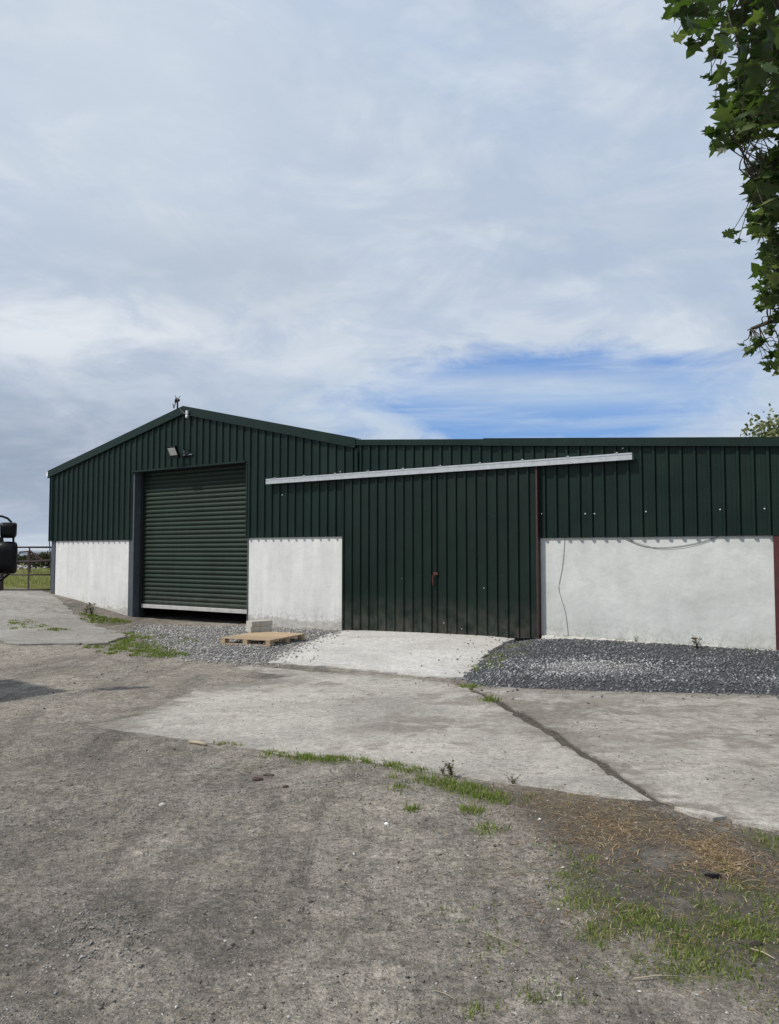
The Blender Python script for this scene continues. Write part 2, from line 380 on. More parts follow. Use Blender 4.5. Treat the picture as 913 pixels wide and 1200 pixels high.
def axis(lo, hi, st, far_lo, far_hi):
    a = list(np.arange(lo, hi+1e-6, st)); s = st
    b = [hi]; 
    while b[-1] < far_hi: s *= 1.13; b.append(b[-1]+s)
    s = st; c = [lo]
    while c[-1] > far_lo: s *= 1.13; c.append(c[-1]-s)
    return np.array(c[:0:-1]+a+b[1:])
xs = axis(-9, 8, .07, -3000, 3000); ys = axis(1.5, 21, .07, -300, 3500)
X, Y = np.meshgrid(xs, ys); Xf, Yf = X.ravel(), Y.ravel()
Zf = gz_full(Xf, Yf)
nx_, ny_ = len(xs), len(ys)
idx = np.arange(nx_*ny_).reshape(ny_, nx_)
Fq = np.stack([idx[:-1,:-1].ravel(), idx[:-1,1:].ravel(), idx[1:,1:].ravel(), idx[1:,:-1].ravel()], 1)
SX = (Xf-O[0])*D[0]+(Yf-O[1])*D[1]; NXF = (Xf-O[0])*N[0]+(Yf-O[1])*N[1]
def soft(poly, w=.35): return ss((sdist(Xf, Yf, poly)+w)/(2*w))
strawm = np.max([soft(q, .3) for q in STRAW], 0)
field = np.clip(ss((Yf-22.3-(-9.5-Xf)*.12)/.8)*ss((-6-Xf)/2)+ss((Yf-38)/6), 0, 1)
dust = np.maximum(np.exp(-(((Xf-atz(690,787)[0])/.9)**2+((Yf-atz(690,787)[1])/.7)**2)), np.exp(-(((Xf-atz(770,1000)[0])/.35)**2+((Yf-atz(770,1000)[1])/.3)**2))*.7)
j0, j1 = atz(548,806)[:2], atz(768,939)[:2]; jd = (j1-j0)/np.linalg.norm(j1-j0)
jt = (Xf-j0[0])*jd[0]+(Yf-j0[1])*jd[1]; jn = np.abs((Xf-j0[0])*jd[1]-(Yf-j0[1])*jd[0]); joint = (jn < .22)*(jt > -.2)*(jt < np.linalg.norm(j1-j0)+.1)*1.3
moss = np.zeros_like(Xf)
for a_, b_, r_ in [(682,1020,.16),(690,1050,.16),(745,1070,.2),(700,1090,.14),(800,1095,.2),(850,1085,.25),(890,1095,.2),(830,1130,.2),(790,1140,.12),(350,886,.2),(390,889,.25),(470,897,.25),(545,925,.25),(575,935,.2),(160,755,.8),(195,768,.5),(900,985,.2),(880,1040,.2),(130,728,.5),(40,722,.5),(590,770,.6)]:
    c_ = atz(a_, b_); moss = np.maximum(moss, np.exp(-((Xf-c_[0])**2+(Yf-c_[1])**2)/r_**2)*.9)
gr = npmesh('ground', np.stack([Xf, Yf, Zf], 1), Fq, M['ground'], attrs={'soil': np.maximum(soft(SOIL, .5), joint), 'straw': strawm, 'gravl': soft(w_gl, .3), 'gravd': soft(w_gd, .2), 'dusty': dust, 'field': field, 'moss': moss}, smooth=True)
tag(gr, 'compacted grey brown dirt and chipping yard', kind='structure')

def slab(name, px, zf, mt, dirtf, label, z=0.0, thick=.08, jag=.012, step=.12):
    w = G(px, z) if isinstance(px[0], tuple) and abs(px[0][0]) > 20 or True else px
    pts = []
    for i in range(len(w)):
        a = np.array(w[i]); c = np.array(w[(i+1)%len(w)]); L = np.linalg.norm(c-a); k = max(1, int(L/step))
        for j in range(k):
            q = a+(c-a)*j/k; pts.append(q+rng.normal(0, jag, 2))
    pts = np.array(pts)
    # interior lattice keeps the sheet able to follow its slope
    bx0, by0 = pts.min(0); bx1, by1 = pts.max(0)
    gx, gy = np.meshgrid(np.arange(bx0, bx1, .3), np.arange(by0, by1, .3)); gx = gx.ravel(); gy = gy.ravel()
    ins = sdist(gx, gy, pts) > .12; inner = np.stack([gx[ins], gy[ins]], 1)
    from mathutils.geometry import delaunay_2d_cdt
    allp = np.vstack([pts, inner]); n = len(pts)
    vv, ee, ff, ov, oe, of = delaunay_2d_cdt([Vector(q) for q in allp], [(i, (i+1)%n) for i in range(n)], [list(range(n))], 1, 1e-5)
    vv = np.array([[q.x, q.y] for q in vv]); Z = zf(vv[:,0], vv[:,1])
    F3 = [tuple(f) for f in ff]
    V = [(a, b_, c) for (a, b_), c in zip(vv, Z)]; nb = len(V)
    zb = zf(pts[:,0], pts[:,1])
    V += [(a, b_, c) for (a, b_), c in zip(pts, zb)]+[(a, b_, c-thick) for (a, b_), c in zip(pts, zb)]
    Fs = F3+[(nb+i, nb+n+i, nb+n+(i+1)%n, nb+(i+1)%n) for i in range(n)]
    me = bpy.data.meshes.new(name); me.from_pydata(V, [], Fs); me.update()
    a = me.attributes.new('dirt', 'FLOAT', 'POINT'); Va = np.array(V); a.data.foreach_set('value', dirtf(Va[:,0], Va[:,1]).astype(np.float32))
    o = link(name, me, mt); tag(o, label, kind='structure'); return o, pts
def blob(x, y, px, r): c = atz(*px); return np.exp(-((x-c[0])**2/r[0]**2+(y-c[1])**2/r[1]**2))
def dL(x, y):
    e = sdist(x, y, w_sl)
    d = .20+.62*ss((-x-1.9)/1.5)+.35*ss((.35-e)/.35)
    return d+.55*blob(x,y,(500,850),(.9,.55))+.4*blob(x,y,(300,800),(1.2,.6))+.35*blob(x,y,(520,820),(1,.5))-.1
def dR(x, y):
    e = sdist(x, y, w_sr)
    return .30+.35*ss((.3-e)/.3)+.35*blob(x,y,(640,835),(.8,.8))+.4*blob(x,y,(870,870),(.7,.5))+.25*blob(x,y,(800,835),(1.5,.5))
flat = lambda x, y: np.zeros_like(x)+.004+.004*(fbm(x*.7, y*.7, 2)-.5)
slab('concrete_slab', SLAB_L, flat, M['slab'], dL, 'worn pale concrete slab fading into dirt at its left')
slab('concrete_slab', SLAB_R, lambda x, y: flat(x, y)+.012, M['slab2'], dR, 'stained concrete slab right of the dirty joint')
def rampz(x, y):
    nx = (x-O[0])*N[0]+(y-O[1])*N[1]; s = (x-O[0])*D[0]+(y-O[1])*D[1]
    e = sdist(x, y, w_rp)
    return .012+(.03+.012*(s-10))*ss((2.6-nx)/2.4)+.02*ss(e/.5)
slab('concrete_ramp', RAMP, rampz, M['ramp'], lambda x, y: .25+.35*ss((.15-sdist(x, y, w_rp))/.15), 'fresh white concrete ramp before the sliding doors', jag=.03)
fz = lambda x, y: gz(x, y)+.03
slab('concrete_apron', FARC1, fz, M['slab3'], lambda x, y: .35+0*x, 'broken concrete apron rising to the gate', z=.25, jag=.03, step=.2)
slab('concrete_apron', FARC2, fz, M['slab3'], lambda x, y: .25+0*x, 'pale concrete patch left of the gravel', z=.17, jag=.03, step=.2)

slab('concrete_edge', [(795,949),(815,953),(850,960),(838,964),(812,958)], lambda x, y: .022+.01*fbm(x*6, y*6, 2), M['slab'], lambda x, y: .3+0*x, 'pale broken concrete lip at the slab edge', thick=.06, jag=.02)
slab('concrete_edge', [(862,966),(890,968),(930,973),(960,978),(950,984),(905,976),(872,972)], lambda x, y: .024+.01*fbm(x*6, y*6, 2), M['slab'], lambda x, y: .3+0*x, 'pale concrete lip at the right edge', thick=.06, jag=.02)
# sea far beyond the field
me = MB(); me.add([(-3000,900,-4.4),(3000,900,-4.4),(3000,3400,-4.4),(-3000,3400,-4.4)], [(0,1,2,3)])
M['sea'] = simple('sea_water', (.06,.10,.14), .25, 0, .1, .01)
tag(obj('sea', me, M['sea']), kind='structure')

# ------------------------------------------------------------------ loose stones
def stones(name, mt, x, y, size, label, cat, rnd=None, sink=.25, zoff=0, zfun=gz_full):
    n = len(x); z = zfun(x, y)+zoff
    base = np.array([[1,0,0],[0,1,0],[-1,0,0],[0,-1,0],[0,0,1],[0,0,-1]], float)
    ang = rng.random(n)*2*PI; sc3 = size[:,None]*np.stack([rng.uniform(.6,1.2,n), rng.uniform(.5,1,n), rng.uniform(.35,.7,n)], 1)
    v = base[None]+rng.normal(0, .28, (n,6,3)); v = v*sc3[:,None,:]*.5
    c, s = np.cos(ang)[:,None], np.sin(ang)[:,None]
    vx = v[:,:,0]*c-v[:,:,1]*s; vy = v[:,:,0]*s+v[:,:,1]*c; vz = v[:,:,2]
    tl = rng.normal(0, .35, n)[:,None]; vz2 = vz+vx*tl
    V = np.stack([vx+x[:,None], vy+y[:,None], vz2+z[:,None]+(size*sink*.5)[:,None]], 2).reshape(-1,3)
    f = np.array([[0,1,4],[1,2,4],[2,3,4],[3,0,4],[1,0,5],[2,1,5],[3,2,5],[0,3,5]])
    Fc = (f[None]+(np.arange(n)*6)[:,None,None]).reshape(-1,3)
    r = rng.random(n) if rnd is None else rnd
    return tag(npmesh(name, V, Fc, mt, attrs={'rnd': np.repeat(r, 6)}), label, cat, kind='stuff')
def gz_top(x, y):
    z = gz_full(x, y); z = np.where(sdist(x, y, w_sl) > 0, np.maximum(z, .004), z); z = np.where(sdist(x, y, w_sr) > 0, np.maximum(z, .018), z)
    return np.where(sdist(x, y, w_rp) > .02, np.maximum(z, rampz(x, y)+.002), z)
def scatter(poly, n, soft_=.0):
    p = np.array(poly); out = np.zeros((0,2))
    lo, hi = p.min(0)-soft_, p.max(0)+soft_
    while len(out) < n:
        q = rng.uniform(lo, hi, (n*2,2)); d = sdist(q[:,0], q[:,1], poly)+rng.normal(0, soft_+1e-6, len(q)); out = np.vstack([out, q[d > 0]])
    return out[:n]
q = np.vstack([scatter(w_gd, 18000, .06), scatter(w_gd, 2200, .28), scatter(w_gd, 900, .8)]); q = q[((q-O)@N) > .02]
stones('gravel', M['stoned'], q[:,0], q[:,1], rng.uniform(.015,.05,len(q)), 'dark blue grey gravel heaped along the right wall', 'gravel', rnd=np.clip(rng.beta(1.6,2.4,len(q))+.55*np.clip(fbm(q[:,0]*1.3,q[:,1]*2.2,4)-.47,0,1)*1.6+.55*np.exp(-(((q[:,0]-atz(690,787)[0])/1.3)**2+((q[:,1]-atz(690,787)[1])/.8)**2)),0,1), zfun=gz_top)
q = np.vstack([scatter(w_gl, 14000, .16), scatter(w_gl, 2200, .45)]); q = q[((q-O)@N) > .02]
stones('gravel', M['stonel'], q[:,0], q[:,1], rng.uniform(.018,.055,len(q)), 'pale grey gravel in front of the roller door', 'gravel', zfun=gz_top)
def frustum(n, y0, y1, mx=1.08, pw=1.0):
    y = y0+(y1-y0)*rng.random(n)**pw; x = (rng.random(n)*2-1)*.507*mx*y; return x, y
x, y = frustum(110000, 2.3, 13.5, pw=1.5)
w = fbm(x*.8+3, y*.8, 4); keep = rng.random(len(x)) < np.clip((w-.36)*3.2, .04, 1)
dd = np.maximum.reduce([sdist(x, y, w_sl), sdist(x, y, w_sr), sdist(x, y, w_rp)]); keep &= dd < -.0
x, y = x[keep], y[keep]
sz = .003+.010*rng.random(len(x))**2.5+.022*(rng.random(len(x)) < .03)*rng.random(len(x)); sz = sz*np.clip(.55+y*.10, .7, 1.6)
stones('loose_stones', M['stoney'], x, y, sz, 'small loose stones strewn over the dirt yard', 'stones')
# scattered crumbs on the slabs
x, y = frustum(26000, 5.3, 11.5, 1.05); dd = np.maximum(sdist(x, y, w_sl), sdist(x, y, w_sr)); w = fbm(x*1.1+9, y*1.1, 3)
k = (dd > .02) & (rng.random(len(x)) < np.clip((w-.42)*3, .03, 1)); x, y = x[k], y[k]
stones('crumbs', M['stoney'], x, y, .005+.018*rng.random(len(x))**4, 'crumbs of stone lying on the concrete slabs', 'stones', zfun=lambda a, b: flat(a, b)+np.where(sdist(a, b, w_sr) > 0, .012, 0))
# bluish chipping patches in the yard
def patch(cx, cy, r, n):
    c = atz(cx, cy); return c[0]+rng.normal(0, r, n), c[1]+rng.normal(0, r*1.2, n)
px_ = [patch(110,1095,.13,420), patch(60,965,.45,900), patch(210,945,.35,500), patch(370,935,.35,420), patch(640,1030,.25,350)]
x = np.concatenate([a for a, b in px_]); y = np.concatenate([b for a, b in px_])
stones('chippings', M['stonel'], x, y, .006+.014*rng.random(len(x)), 'patches of blue grey chippings pressed into the dirt', 'chippings', rnd=rng.random(len(x))*.75)

# ------------------------------------------------------------------ the shed
RP = .223; RP2 = .2085       # rib pitch on the gable, on the lean-to
EL, ER = 3.90, 3.90; APX, APZ = 5.47, 5.12; SV = 10.68
def gable(s): return APZ-(APZ-EL)*(APX-s)/APX if s < APX else APZ-(APZ-ER)*(s-APX)/(SV-APX)
SEND = 21.5
def lean(s): return 3.92-(3.92-3.30)/(18.43-10.62)*(s-10.62)
shed = empty('farm_shed', (*O, 0), 'dark green clad farm shed with white lower walls, gable end and long lean-to', 'shed')
def cladding(mb, s0, s1, zb, zt, pitch, phase, n0=.03, hgt=.032, rib=.040, slope=.014):
    pts = [s0]; k0 = math.floor((s0-phase)/pitch)-1
    prof = []
    k = k0
    while phase+k*pitch < s1+pitch:
        c = phase+k*pitch
        prof += [(c-rib/2-slope, 0), (c-rib/2, hgt), (c+rib/2, hgt), (c+rib/2+slope, 0)]
        # faint stiffening swage in the pan
        prof += [(c+pitch/2-.012, 0), (c+pitch/2, .0025), (c+pitch/2+.012, 0)]
        k += 1
    def nn(s):
        for a, b in zip(prof, prof[1:]):
            if a[0] <= s <= b[0]: return a[1]+(b[1]-a[1])*(s-a[0])/max(1e-6, b[0]-a[0])
        return 0
    pr = [(s0, nn(s0))]+[p_ for p_ in prof if s0 < p_[0] < s1]+[(s1, nn(s1))]
    zbf = zb if callable(zb) else (lambda s: zb)
    vs = []; 
    for s, h in pr: vs += [P(s, n0+h, zbf(s)), P(s, n0+h, zt(s))]
    fs = [(2*i, 2*i+2, 2*i+3, 2*i+1) for i in range(len(pr)-1)]
    mb.add(vs, fs); return mb
gt = lambda s: gable(s)-.02; lt = lambda s: lean(s)-.02
PH = .10
mb = MB()
cladding(mb, 0, 3.555, 1.93, gt, RP, PH); cladding(mb, 3.555, 7.56, 3.70, gt, RP, PH); cladding(mb, 7.56, 10.30, 1.94, gt, RP, PH); cladding(mb, 10.30, SV, 3.0, gt, RP, PH)
cl = obj('gable_cladding', mb, M['clad'], shed)
mb = MB(); cladding(mb, SV+.002, 14.62, 3.1, lt, RP2, 10.80); cladding(mb, 14.62, SEND, 1.86, lt, RP2, 10.80)
obj('lean_to_cladding', mb, M['clad'], shed)
# masonry lower walls (and dark masonry depth behind)
def wall(s0, s1, z1, mt, name='lower_wall', n0=-.22, n1=0.0, z0=-.5):
    m_ = MB(); k = max(1, int((s1-s0)/.25))
    # front face subdivided, a little uneven
    for i in range(k):
        a, b = s0+(s1-s0)*i/k, s0+(s1-s0)*(i+1)/k
        m_.fbox(a, b, n0, n1, z0, z1) if k == 1 else None
    if k > 1: m_.fbox(s0, s1, n0, n1, z0, z1)
    return obj(name, m_, mt, shed)
wall(.22, 3.42, 2.10, M['render_l']); wall(7.64, 10.34, 2.10, M['render_l']); wall(14.66, 18.345, 2.05, M['render_r']); wall(20.5, SEND, 2.05, M['render_r'])
# steel posts
m_ = MB(); m_.fbox(.03, .19, -.2, .012, -.4, 3.8); obj('corner_post', m_, M['post'], shed)
m_ = MB(); m_.fbox(3.425, 3.60, -.03, .018, -.4, 3.70); m_.fbox(3.425, 3.45, -.25, .016, -.4, 3.70); m_.fbox(3.60, 3.615, -.28, .018, -.4, 3.70); obj('door_post', m_, M['post'], shed)
m_ = MB(); m_.fbox(7.60, 7.635, -.25, .01, -.4, 3.70); obj('door_post', m_, M['post'], shed)
m_ = MB(); m_.fbox(18.352, 18.50, -.15, .02, -.3, 1.86); obj('red_post', m_, M['redox'], shed)
m_ = MB(); cladding(m_, 18.50, 20.5, .12, lambda s: 1.97, RP2, 10.80, n0=.01); obj('side_door', m_, M['door'], shed)
# reveal trims of the roller opening
m_ = MB(); m_.fbox(3.56, 7.60, -.3, .028, 3.66, 3.70); m_.fbox(3.58, 7.6, -.32, -.30, 3.45, 4.2); obj('lintel', m_, M['dark'], shed)
m_ = MB(); m_.fbox(3.555, 3.575, .028, .068, 3.64, 3.70); m_.fbox(3.575, 7.545, .028, .068, 3.66, 3.70); m_.fbox(7.562, 7.60, .02, .040, 1.94, 3.66); obj('opening_trim', m_, M['flash'], shed)
# roller shutter
rol = MB(); z = .30; vs = []; zs = []; 
NS = 31; step = (3.68-.30)/NS; prof = [(0,-.008),(.07,-.008),(.15,.008),(.34,.020),(.52,.023),(.72,.018),(.92,.002)]
for i in range(NS):
    for a, h in prof: zs.append((.30+step*(i+a), h))
zs.append((3.68, 0)); sA, sB = 3.66, 7.60
for zz, h in zs: vs += [P(sA, -.24+h, zz), P(sB, -.24+h, zz)]
rol.add(vs, [(2*i, 2*i+1, 2*i+3, 2*i+2) for i in range(len(zs)-1)])
rd = obj('roller_door', rol, M['shutter'], shed, smooth=True)
m_ = MB(); m_.fbox(3.66, 7.60, -.26, -.19, .205, .298); obj('bottom_bar', m_, M['alu'], rd, bevel=.006)
m_ = MB(); m_.fbox(3.617, 3.70, -.30, -.18, -.2, 3.66); obj('guide_rail', m_, M['dark'], rd)
m_ = MB(); m_.fbox(7.565, 7.598, -.30, -.185, -.2, 3.66); obj('guide_rail', m_, M['dark'], rd)
# the back and sides, roof
DEPTH = 14
m_ = MB()
m_.add([P(0,0,1.9),P(0,-DEPTH,1.9),P(0,-DEPTH,EL),P(0,0,EL)], [(0,1,2,3)])
m_.add([P(SEND,0,1.9),P(SEND,-DEPTH,1.9),P(SEND,-DEPTH,lean(SEND)),P(SEND,0,lean(SEND))], [(3,2,1,0)])
m_.add([P(0,-DEPTH,1.9),P(SV,-DEPTH,1.9),P(SV,-DEPTH,ER),P(APX,-DEPTH,APZ),P(0,-DEPTH,EL)], [(0,1,2,3,4)])
m_.add([P(SV,-DEPTH,1.9),P(SEND,-DEPTH,1.9),P(SEND,-DEPTH,lean(SEND)),P(SV,-DEPTH,ER)], [(0,1,2,3)])
obj('rear_cladding', m_, M['clad'], shed)
m_ = MB(); m_.fbox(.0, .2, -DEPTH, -.23, -.5, 1.9); m_.fbox(SEND-.2, SEND, -DEPTH, -.23, -.5, 1.9); m_.fbox(.2, SEND-.2, -DEPTH, -DEPTH+.2, -.5, 1.9); obj('rear_wall', m_, M['render_l'], shed)
m_ = MB(); m_.add([P(.2,-.2,-.14),P(SEND-.2,-.2,-.06),P(SEND-.2,-DEPTH+.2,-.06),P(.2,-DEPTH+.2,-.14)], [(0,1,2,3)]); obj('floor_slab', m_, M['inside'], shed)
m_ = MB(); m_.fbox(3.2, 8.0, -3.0, -2.95, -.2, 3.9); m_.fbox(3.2,3.25,-3,-.3,-.2,3.9); m_.fbox(7.95,8.0,-3,-.3,-.2,3.9); obj('inner_partition', m_, M['inside'], shed)
def roofpiece(sa, za, sb, zb, pitch=.25):
    m_ = MB(); n0, n1 = .06, -DEPTH-.06; L = DEPTH; k = int(L/pitch)
    t = .03; m_.hexa([P(sa,n0,za-t),P(sb,n0,zb-t),P(sb,n1,zb-t),P(sa,n1,za-t),P(sa,n0,za),P(sb,n0,zb),P(sb,n1,zb),P(sa,n1,za)])
    for i in range(k):
        c = n0-.1-i*pitch; m_.hexa([P(sa,c,za+.001),P(sb,c,zb+.001),P(sb,c-.06,zb+.001),P(sa,c-.06,za+.001),P(sa,c-.01,za+.03),P(sb,c-.01,zb+.03),P(sb,c-.05,zb+.03),P(sa,c-.05,za+.03)])
    return obj('roof', m_, M['flash'], shed)
roofpiece(-.12, EL-.02, APX, APZ+.01); roofpiece(APX+.001, APZ+.01, SV, ER+.01); roofpiece(SV+.01, lean(SV)-.01, SEND+.1, lean(SEND)-.01)
def verge(sa, za, sb, zb, h, n=.075, lift=.035, name='verge_flashing'):
    m_ = MB(); t = .012
    m_.hexa([P(sa,n+t,za-h),P(sb,n+t,zb-h),P(sb,n,zb-h),P(sa,n,za-h),P(sa,n+t,za+lift),P(sb,n+t,zb+lift),P(sb,n,zb+lift),P(sa,n,za+lift)])
    # top return and the folded lower lip
    m_.hexa([P(sa,n+t+.001,za+lift+.001),P(sb,n+t+.001,zb+lift+.001),P(sb,n-.2,zb+lift+.001),P(sa,n-.2,za+lift+.001),P(sa,n+t+.001,za+lift+.012),P(sb,n+t+.001,zb+lift+.012),P(sb,n-.2,zb+lift+.012),P(sa,n-.2,za+lift+.012)])
    m_.hexa([P(sa,n+t+.022,za-h-.001),P(sb,n+t+.022,zb-h-.001),P(sb,n-.03,zb-h-.001),P(sa,n-.03,za-h-.001),P(sa,n+t+.022,za-h+.016),P(sb,n+t+.022,zb-h+.016),P(sb,n-.03,zb-h+.016),P(sa,n-.03,za-h+.016)])
    return obj(name, m_, M['flash'], shed)
verge(-.12, EL-.025, APX, APZ+.01, .16); verge(APX+.002, APZ+.01, SV, ER+.01, .16, n=.077)
verge(SV-.25, lean(SV-.25)-.02, 13.78, lean(13.78)-.02, .09, n=.060, lift=.012); verge(13.60, lean(13.6)-.005, SEND, lean(SEND)-.005, .115, n=.075, lift=.012)
m_ = MB(); m_.fbox(.0, .012, .03, .10, 1.93, EL-.12); m_.fbox(.0, .09, .066, .078, 1.93, EL-.12); obj('corner_flashing', m_, M['flash'], shed)
m_ = MB(); m_.fbox(SV-.02, SV+.05, .064, .074, 3.28, 3.72); obj('corner_flashing', m_, M['clad'], shed)
# gutter with its pale end cap
m_ = MB(); m_.tube([P(-.17,.07,EL-.07), P(-.17,-DEPTH,EL-.07)], .06, 10); obj('gutter', m_, M['white'], shed)
# screws
def screws(lst, nm='screws', off=.032):
    m_ = MB()
    for (x_, y_) in lst:
        s, z = fac(x_, y_, off); m_.disc(P(s, off+.004, z), (N[0],N[1],0), .011, .010, 8)
    return obj(nm, m_, M['screw'], shed)
for q_ in [(635,602),(686,602),(697,602),(757,599.5),(767,599.5),(833,597),(844,597),(896,596),(730,525.5),(399,553),(331,580),(301,608)]:
    m_ = MB(); s, z = fac(q_[0], q_[1], .032); m_.disc(P(s, .036, z), (N[0],N[1],0), .012, .010, 8); obj('screw', m_, M['screw'], shed)
m_ = MB()
for s in np.arange(.3, SV, .45):
    m_ = MB(); m_.disc(P(s, .092, gable(s)-.06), (N[0],N[1],0), .007, .008, 6); obj('rivet', m_, M['flash'], shed)
for s in np.arange(SV+.2, 18.4, .63):
    m_ = MB(); m_.disc(P(s, .090, lean(s)-.05), (N[0],N[1],0), .006, .008, 6); obj('rivet', m_, M['flash'], shed)

# sliding doors hung on the rail
DN = .095
sl, _ = fac(400.5, 700, DN+.03); sm, _ = fac(509, 700, DN+.03); sr, _ = fac(631, 700, DN+.03)
zbl = fac(401, 739, DN+.03)[1]; zbm = fac(509, 744.5, DN+.03)[1]; zbr = fac(632, 748.5, DN+.03)[1]
def door(s0, s1, z0, z1, side, name='sliding_door'):
    m_ = MB(); hh = (z0+z1)/2
    f = lambda s: z0+(z1-z0)*(s-s0)/(s1-s0)
    cladding(m_, s0, s1, f, lambda s: 3.13, RP2, s0+.02, n0=DN, hgt=.030, rib=.034, slope=.013)
    o = obj(name, m_, M['door'], shed)
    fr = MB()
    for a, b in ((s0+.002, s0+.05), (s1-.05, s1-.002)): fr.fbox(a, b, DN-.055, DN-.004, max(z0,z1)+.01, 3.13)
    for zz in (.25, 1.65, 3.05): fr.fbox(s0+.052, s1-.052, DN-.055, DN-.004, zz, zz+.05)
    obj('door_frame', fr, M['redox'], o); return o
dA = door(sl, sm-.006, zbl, zbm, 0); dB = door(sm+.012, sr-.03, zbm, zbr, 1)
m_ = MB(); m_.fbox(sr-.03, sr, DN-.055, DN+.036, zbr-.005, 3.12); obj('door_edge', m_, M['browndoor'], dB)
hs, hz = fac(507.5, 680, DN+.06)
m_ = MB(); m_.tube([P(hs, DN+.03, hz-.10), P(hs, DN+.075, hz-.09), P(hs, DN+.08, hz), P(hs, DN+.075, hz+.09), P(hs, DN+.03, hz+.10)], .011, 8)
obj('handle', m_, M['rust'], dA, smooth=True)
m_ = MB(); m_.fbox(hs-.005, hs+.08, DN+.031, DN+.038, hz+.10, hz+.15); m_.tube([P(hs+.03, DN+.045, hz+.13), P(hs+.035, DN+.05, hz+.07)], .009, 6); obj('hasp', m_, M['rust'], dA)
for (x_, y_) in [(471,678),(567,689),(520,730),(541,737)]:
    m_ = MB(); s, z = fac(x_, y_, DN+.01); m_.disc(P(s, DN+.004, z), (N[0],N[1],0), .010, .008, 8); obj('screw', m_, M['screw'], dA if x_ < 509 else dB)
# galvanised track: a C channel open below
RN = .17
ra, za_ = fac(311.5, 564, RN); rb, zb_ = fac(740.5, 534.5, RN)
zr = (za_+zb_)/2
m_ = MB(); h = .055
m_.fbox(ra, rb, RN-.005, RN, zr-h, zr+h); m_.fbox(ra, rb, RN-.075, RN-.006, zr+h-.005, zr+h); m_.fbox(ra, rb, RN-.08, RN-.076, zr-h, zr+h)
m_.fbox(ra, rb, RN-.006, RN+.004, zr-h-.005, zr-h-.001); m_.fbox(ra, rb, RN-.030, RN-.006, zr-h, zr-h+.004)
m_.fbox(ra, rb, RN+.0005, RN+.006, zr+.028, zr+.036)
tr = obj('door_track', m_, M['galv'], shed)
for i in range(10):
    s = ra+.25+(rb-ra-.5)*i/9
    m_ = MB(); m_.fbox(s-.03, s+.03, RN-.07, RN+.009, zr+h+.001, zr+h+.010); m_.disc(P(s, RN-.02, zr+h+.018), (0,0,1), .012, .018, 6); m_.fbox(s-.03, s+.03, .03, RN-.08, zr+h-.05, zr+h-.001); obj('track_bracket', m_, M['galv'], tr)
m_ = MB(); m_.fbox(rb-.012, rb-.004, RN-.07, RN-.008, zr-h+.006, zr+h-.008); obj('track_end', m_, M['galv'], tr)
# uneven pale footing along the right wall
fo = MB(); r_ = random.Random(5); s = 14.7
while s < 18.3:
    w_ = r_.uniform(.08,.3); d_ = r_.uniform(.06,.15); hz_ = r_.uniform(.0,.02)
    fo.hexa([P(s,.002+d_,.05),P(s+w_,.002+d_*r_.uniform(.7,1.2),.05),P(s+w_,.002,.05),P(s,.002,.05),P(s,.002+d_*.6,.150+hz_),P(s+w_,.002+d_*.6,.150+hz_),P(s+w_,.002,.165+hz_),P(s,.002,.165+hz_)]); s += w_+.001
tag(obj('footing', fo, M['ramp']), 'ragged strip of spilled pale concrete along the foot of the right wall', 'concrete footing')

# ------------------------------------------------------------------ fixtures on the gable
s, z = fac(205.5, 529, .2)
fl = empty('floodlight', P(s, .07, z), 'black floodlight with pale glass above the roller door', 'light')
def tilt(cs, cn, cz, w, h, t, ang):      # tilted box: leans out at the top
    ca, sa = math.cos(ang), math.sin(ang); out = []
    for dn in (t/2, -t/2):
        pass
    def q(a, b, c): return P(cs+a, cn+c*ca-b*sa, cz+b*ca+c*sa)
    return [q(-w/2,-h/2,t/2), q(w/2,-h/2,t/2), q(w/2,-h/2,-t/2), q(-w/2,-h/2,-t/2), q(-w/2,h/2,t/2), q(w/2,h/2,t/2), q(w/2,h/2,-t/2), q(-w/2,h/2,-t/2)]
m_ = MB(); m_.hexa(tilt(s, .26, z, .30, .26, .06, -.5)); obj('lamp_housing', m_, M['black'], fl, bevel=.01)
m_ = MB(); m_.hexa(tilt(s, .26, z, .25, .19, .070, -.5)); obj('lamp_glass', m_, M['lens'], fl)
m_ = MB(); m_.tube([P(s+.02,.06,z-.10), P(s+.02,.22,z-.13)], .02, 8); m_.fbox(s-.16, s+.17, .20, .26, z-.17, z-.13); obj('bracket', m_, M['black'], fl)
m_ = MB(); m_.tube([P(s+.25,.06,z-.06), P(s+.25,.12,z-.06)], .045, 10); m_.tube([P(s+.25,.14,z+.01), P(s+.25,.14,z-.05)], .028, 10); m_.tube([P(s+.12,.05,z-.09), P(s+.44,.05,z-.09)], .02, 6); obj('motion_sensor', m_, M['post'], fl)
s, z = fac(218.5, 484, .15)
cm = empty('security_camera', P(s, .07, z), 'tiny white security camera at the gable peak', 'camera')
m_ = MB(); m_.tube([P(s,.13,z+.06), P(s,.13,z-.02)], .035, 10); obj('mount', m_, M['white'], cm)
m_ = MB(); m_.tube([P(s,.13,z-.05), P(s,.15,z-.12)], [.036,.03], 10); obj('lens_housing', m_, M['white'], cm, smooth=True)
m_ = MB(); m_.tube([P(s,.1,z), P(s-.1,.11,z), P(s-.22,.11,z+.08), P(s-.30,.09,z+.16)], .012, 6); obj('arm', m_, M['black'], cm)
sA_, zA_ = fac(208, 477, -.1)
an = empty('aerial', P(sA_, -.1, zA_), 'small aerial with a drooping wire on the ridge', 'aerial')
m_ = MB(); m_.tube([P(sA_,-.1,zA_-.2), P(sA_,-.1,zA_+.17)], .022, 8); obj('mast', m_, M['dark'], an)
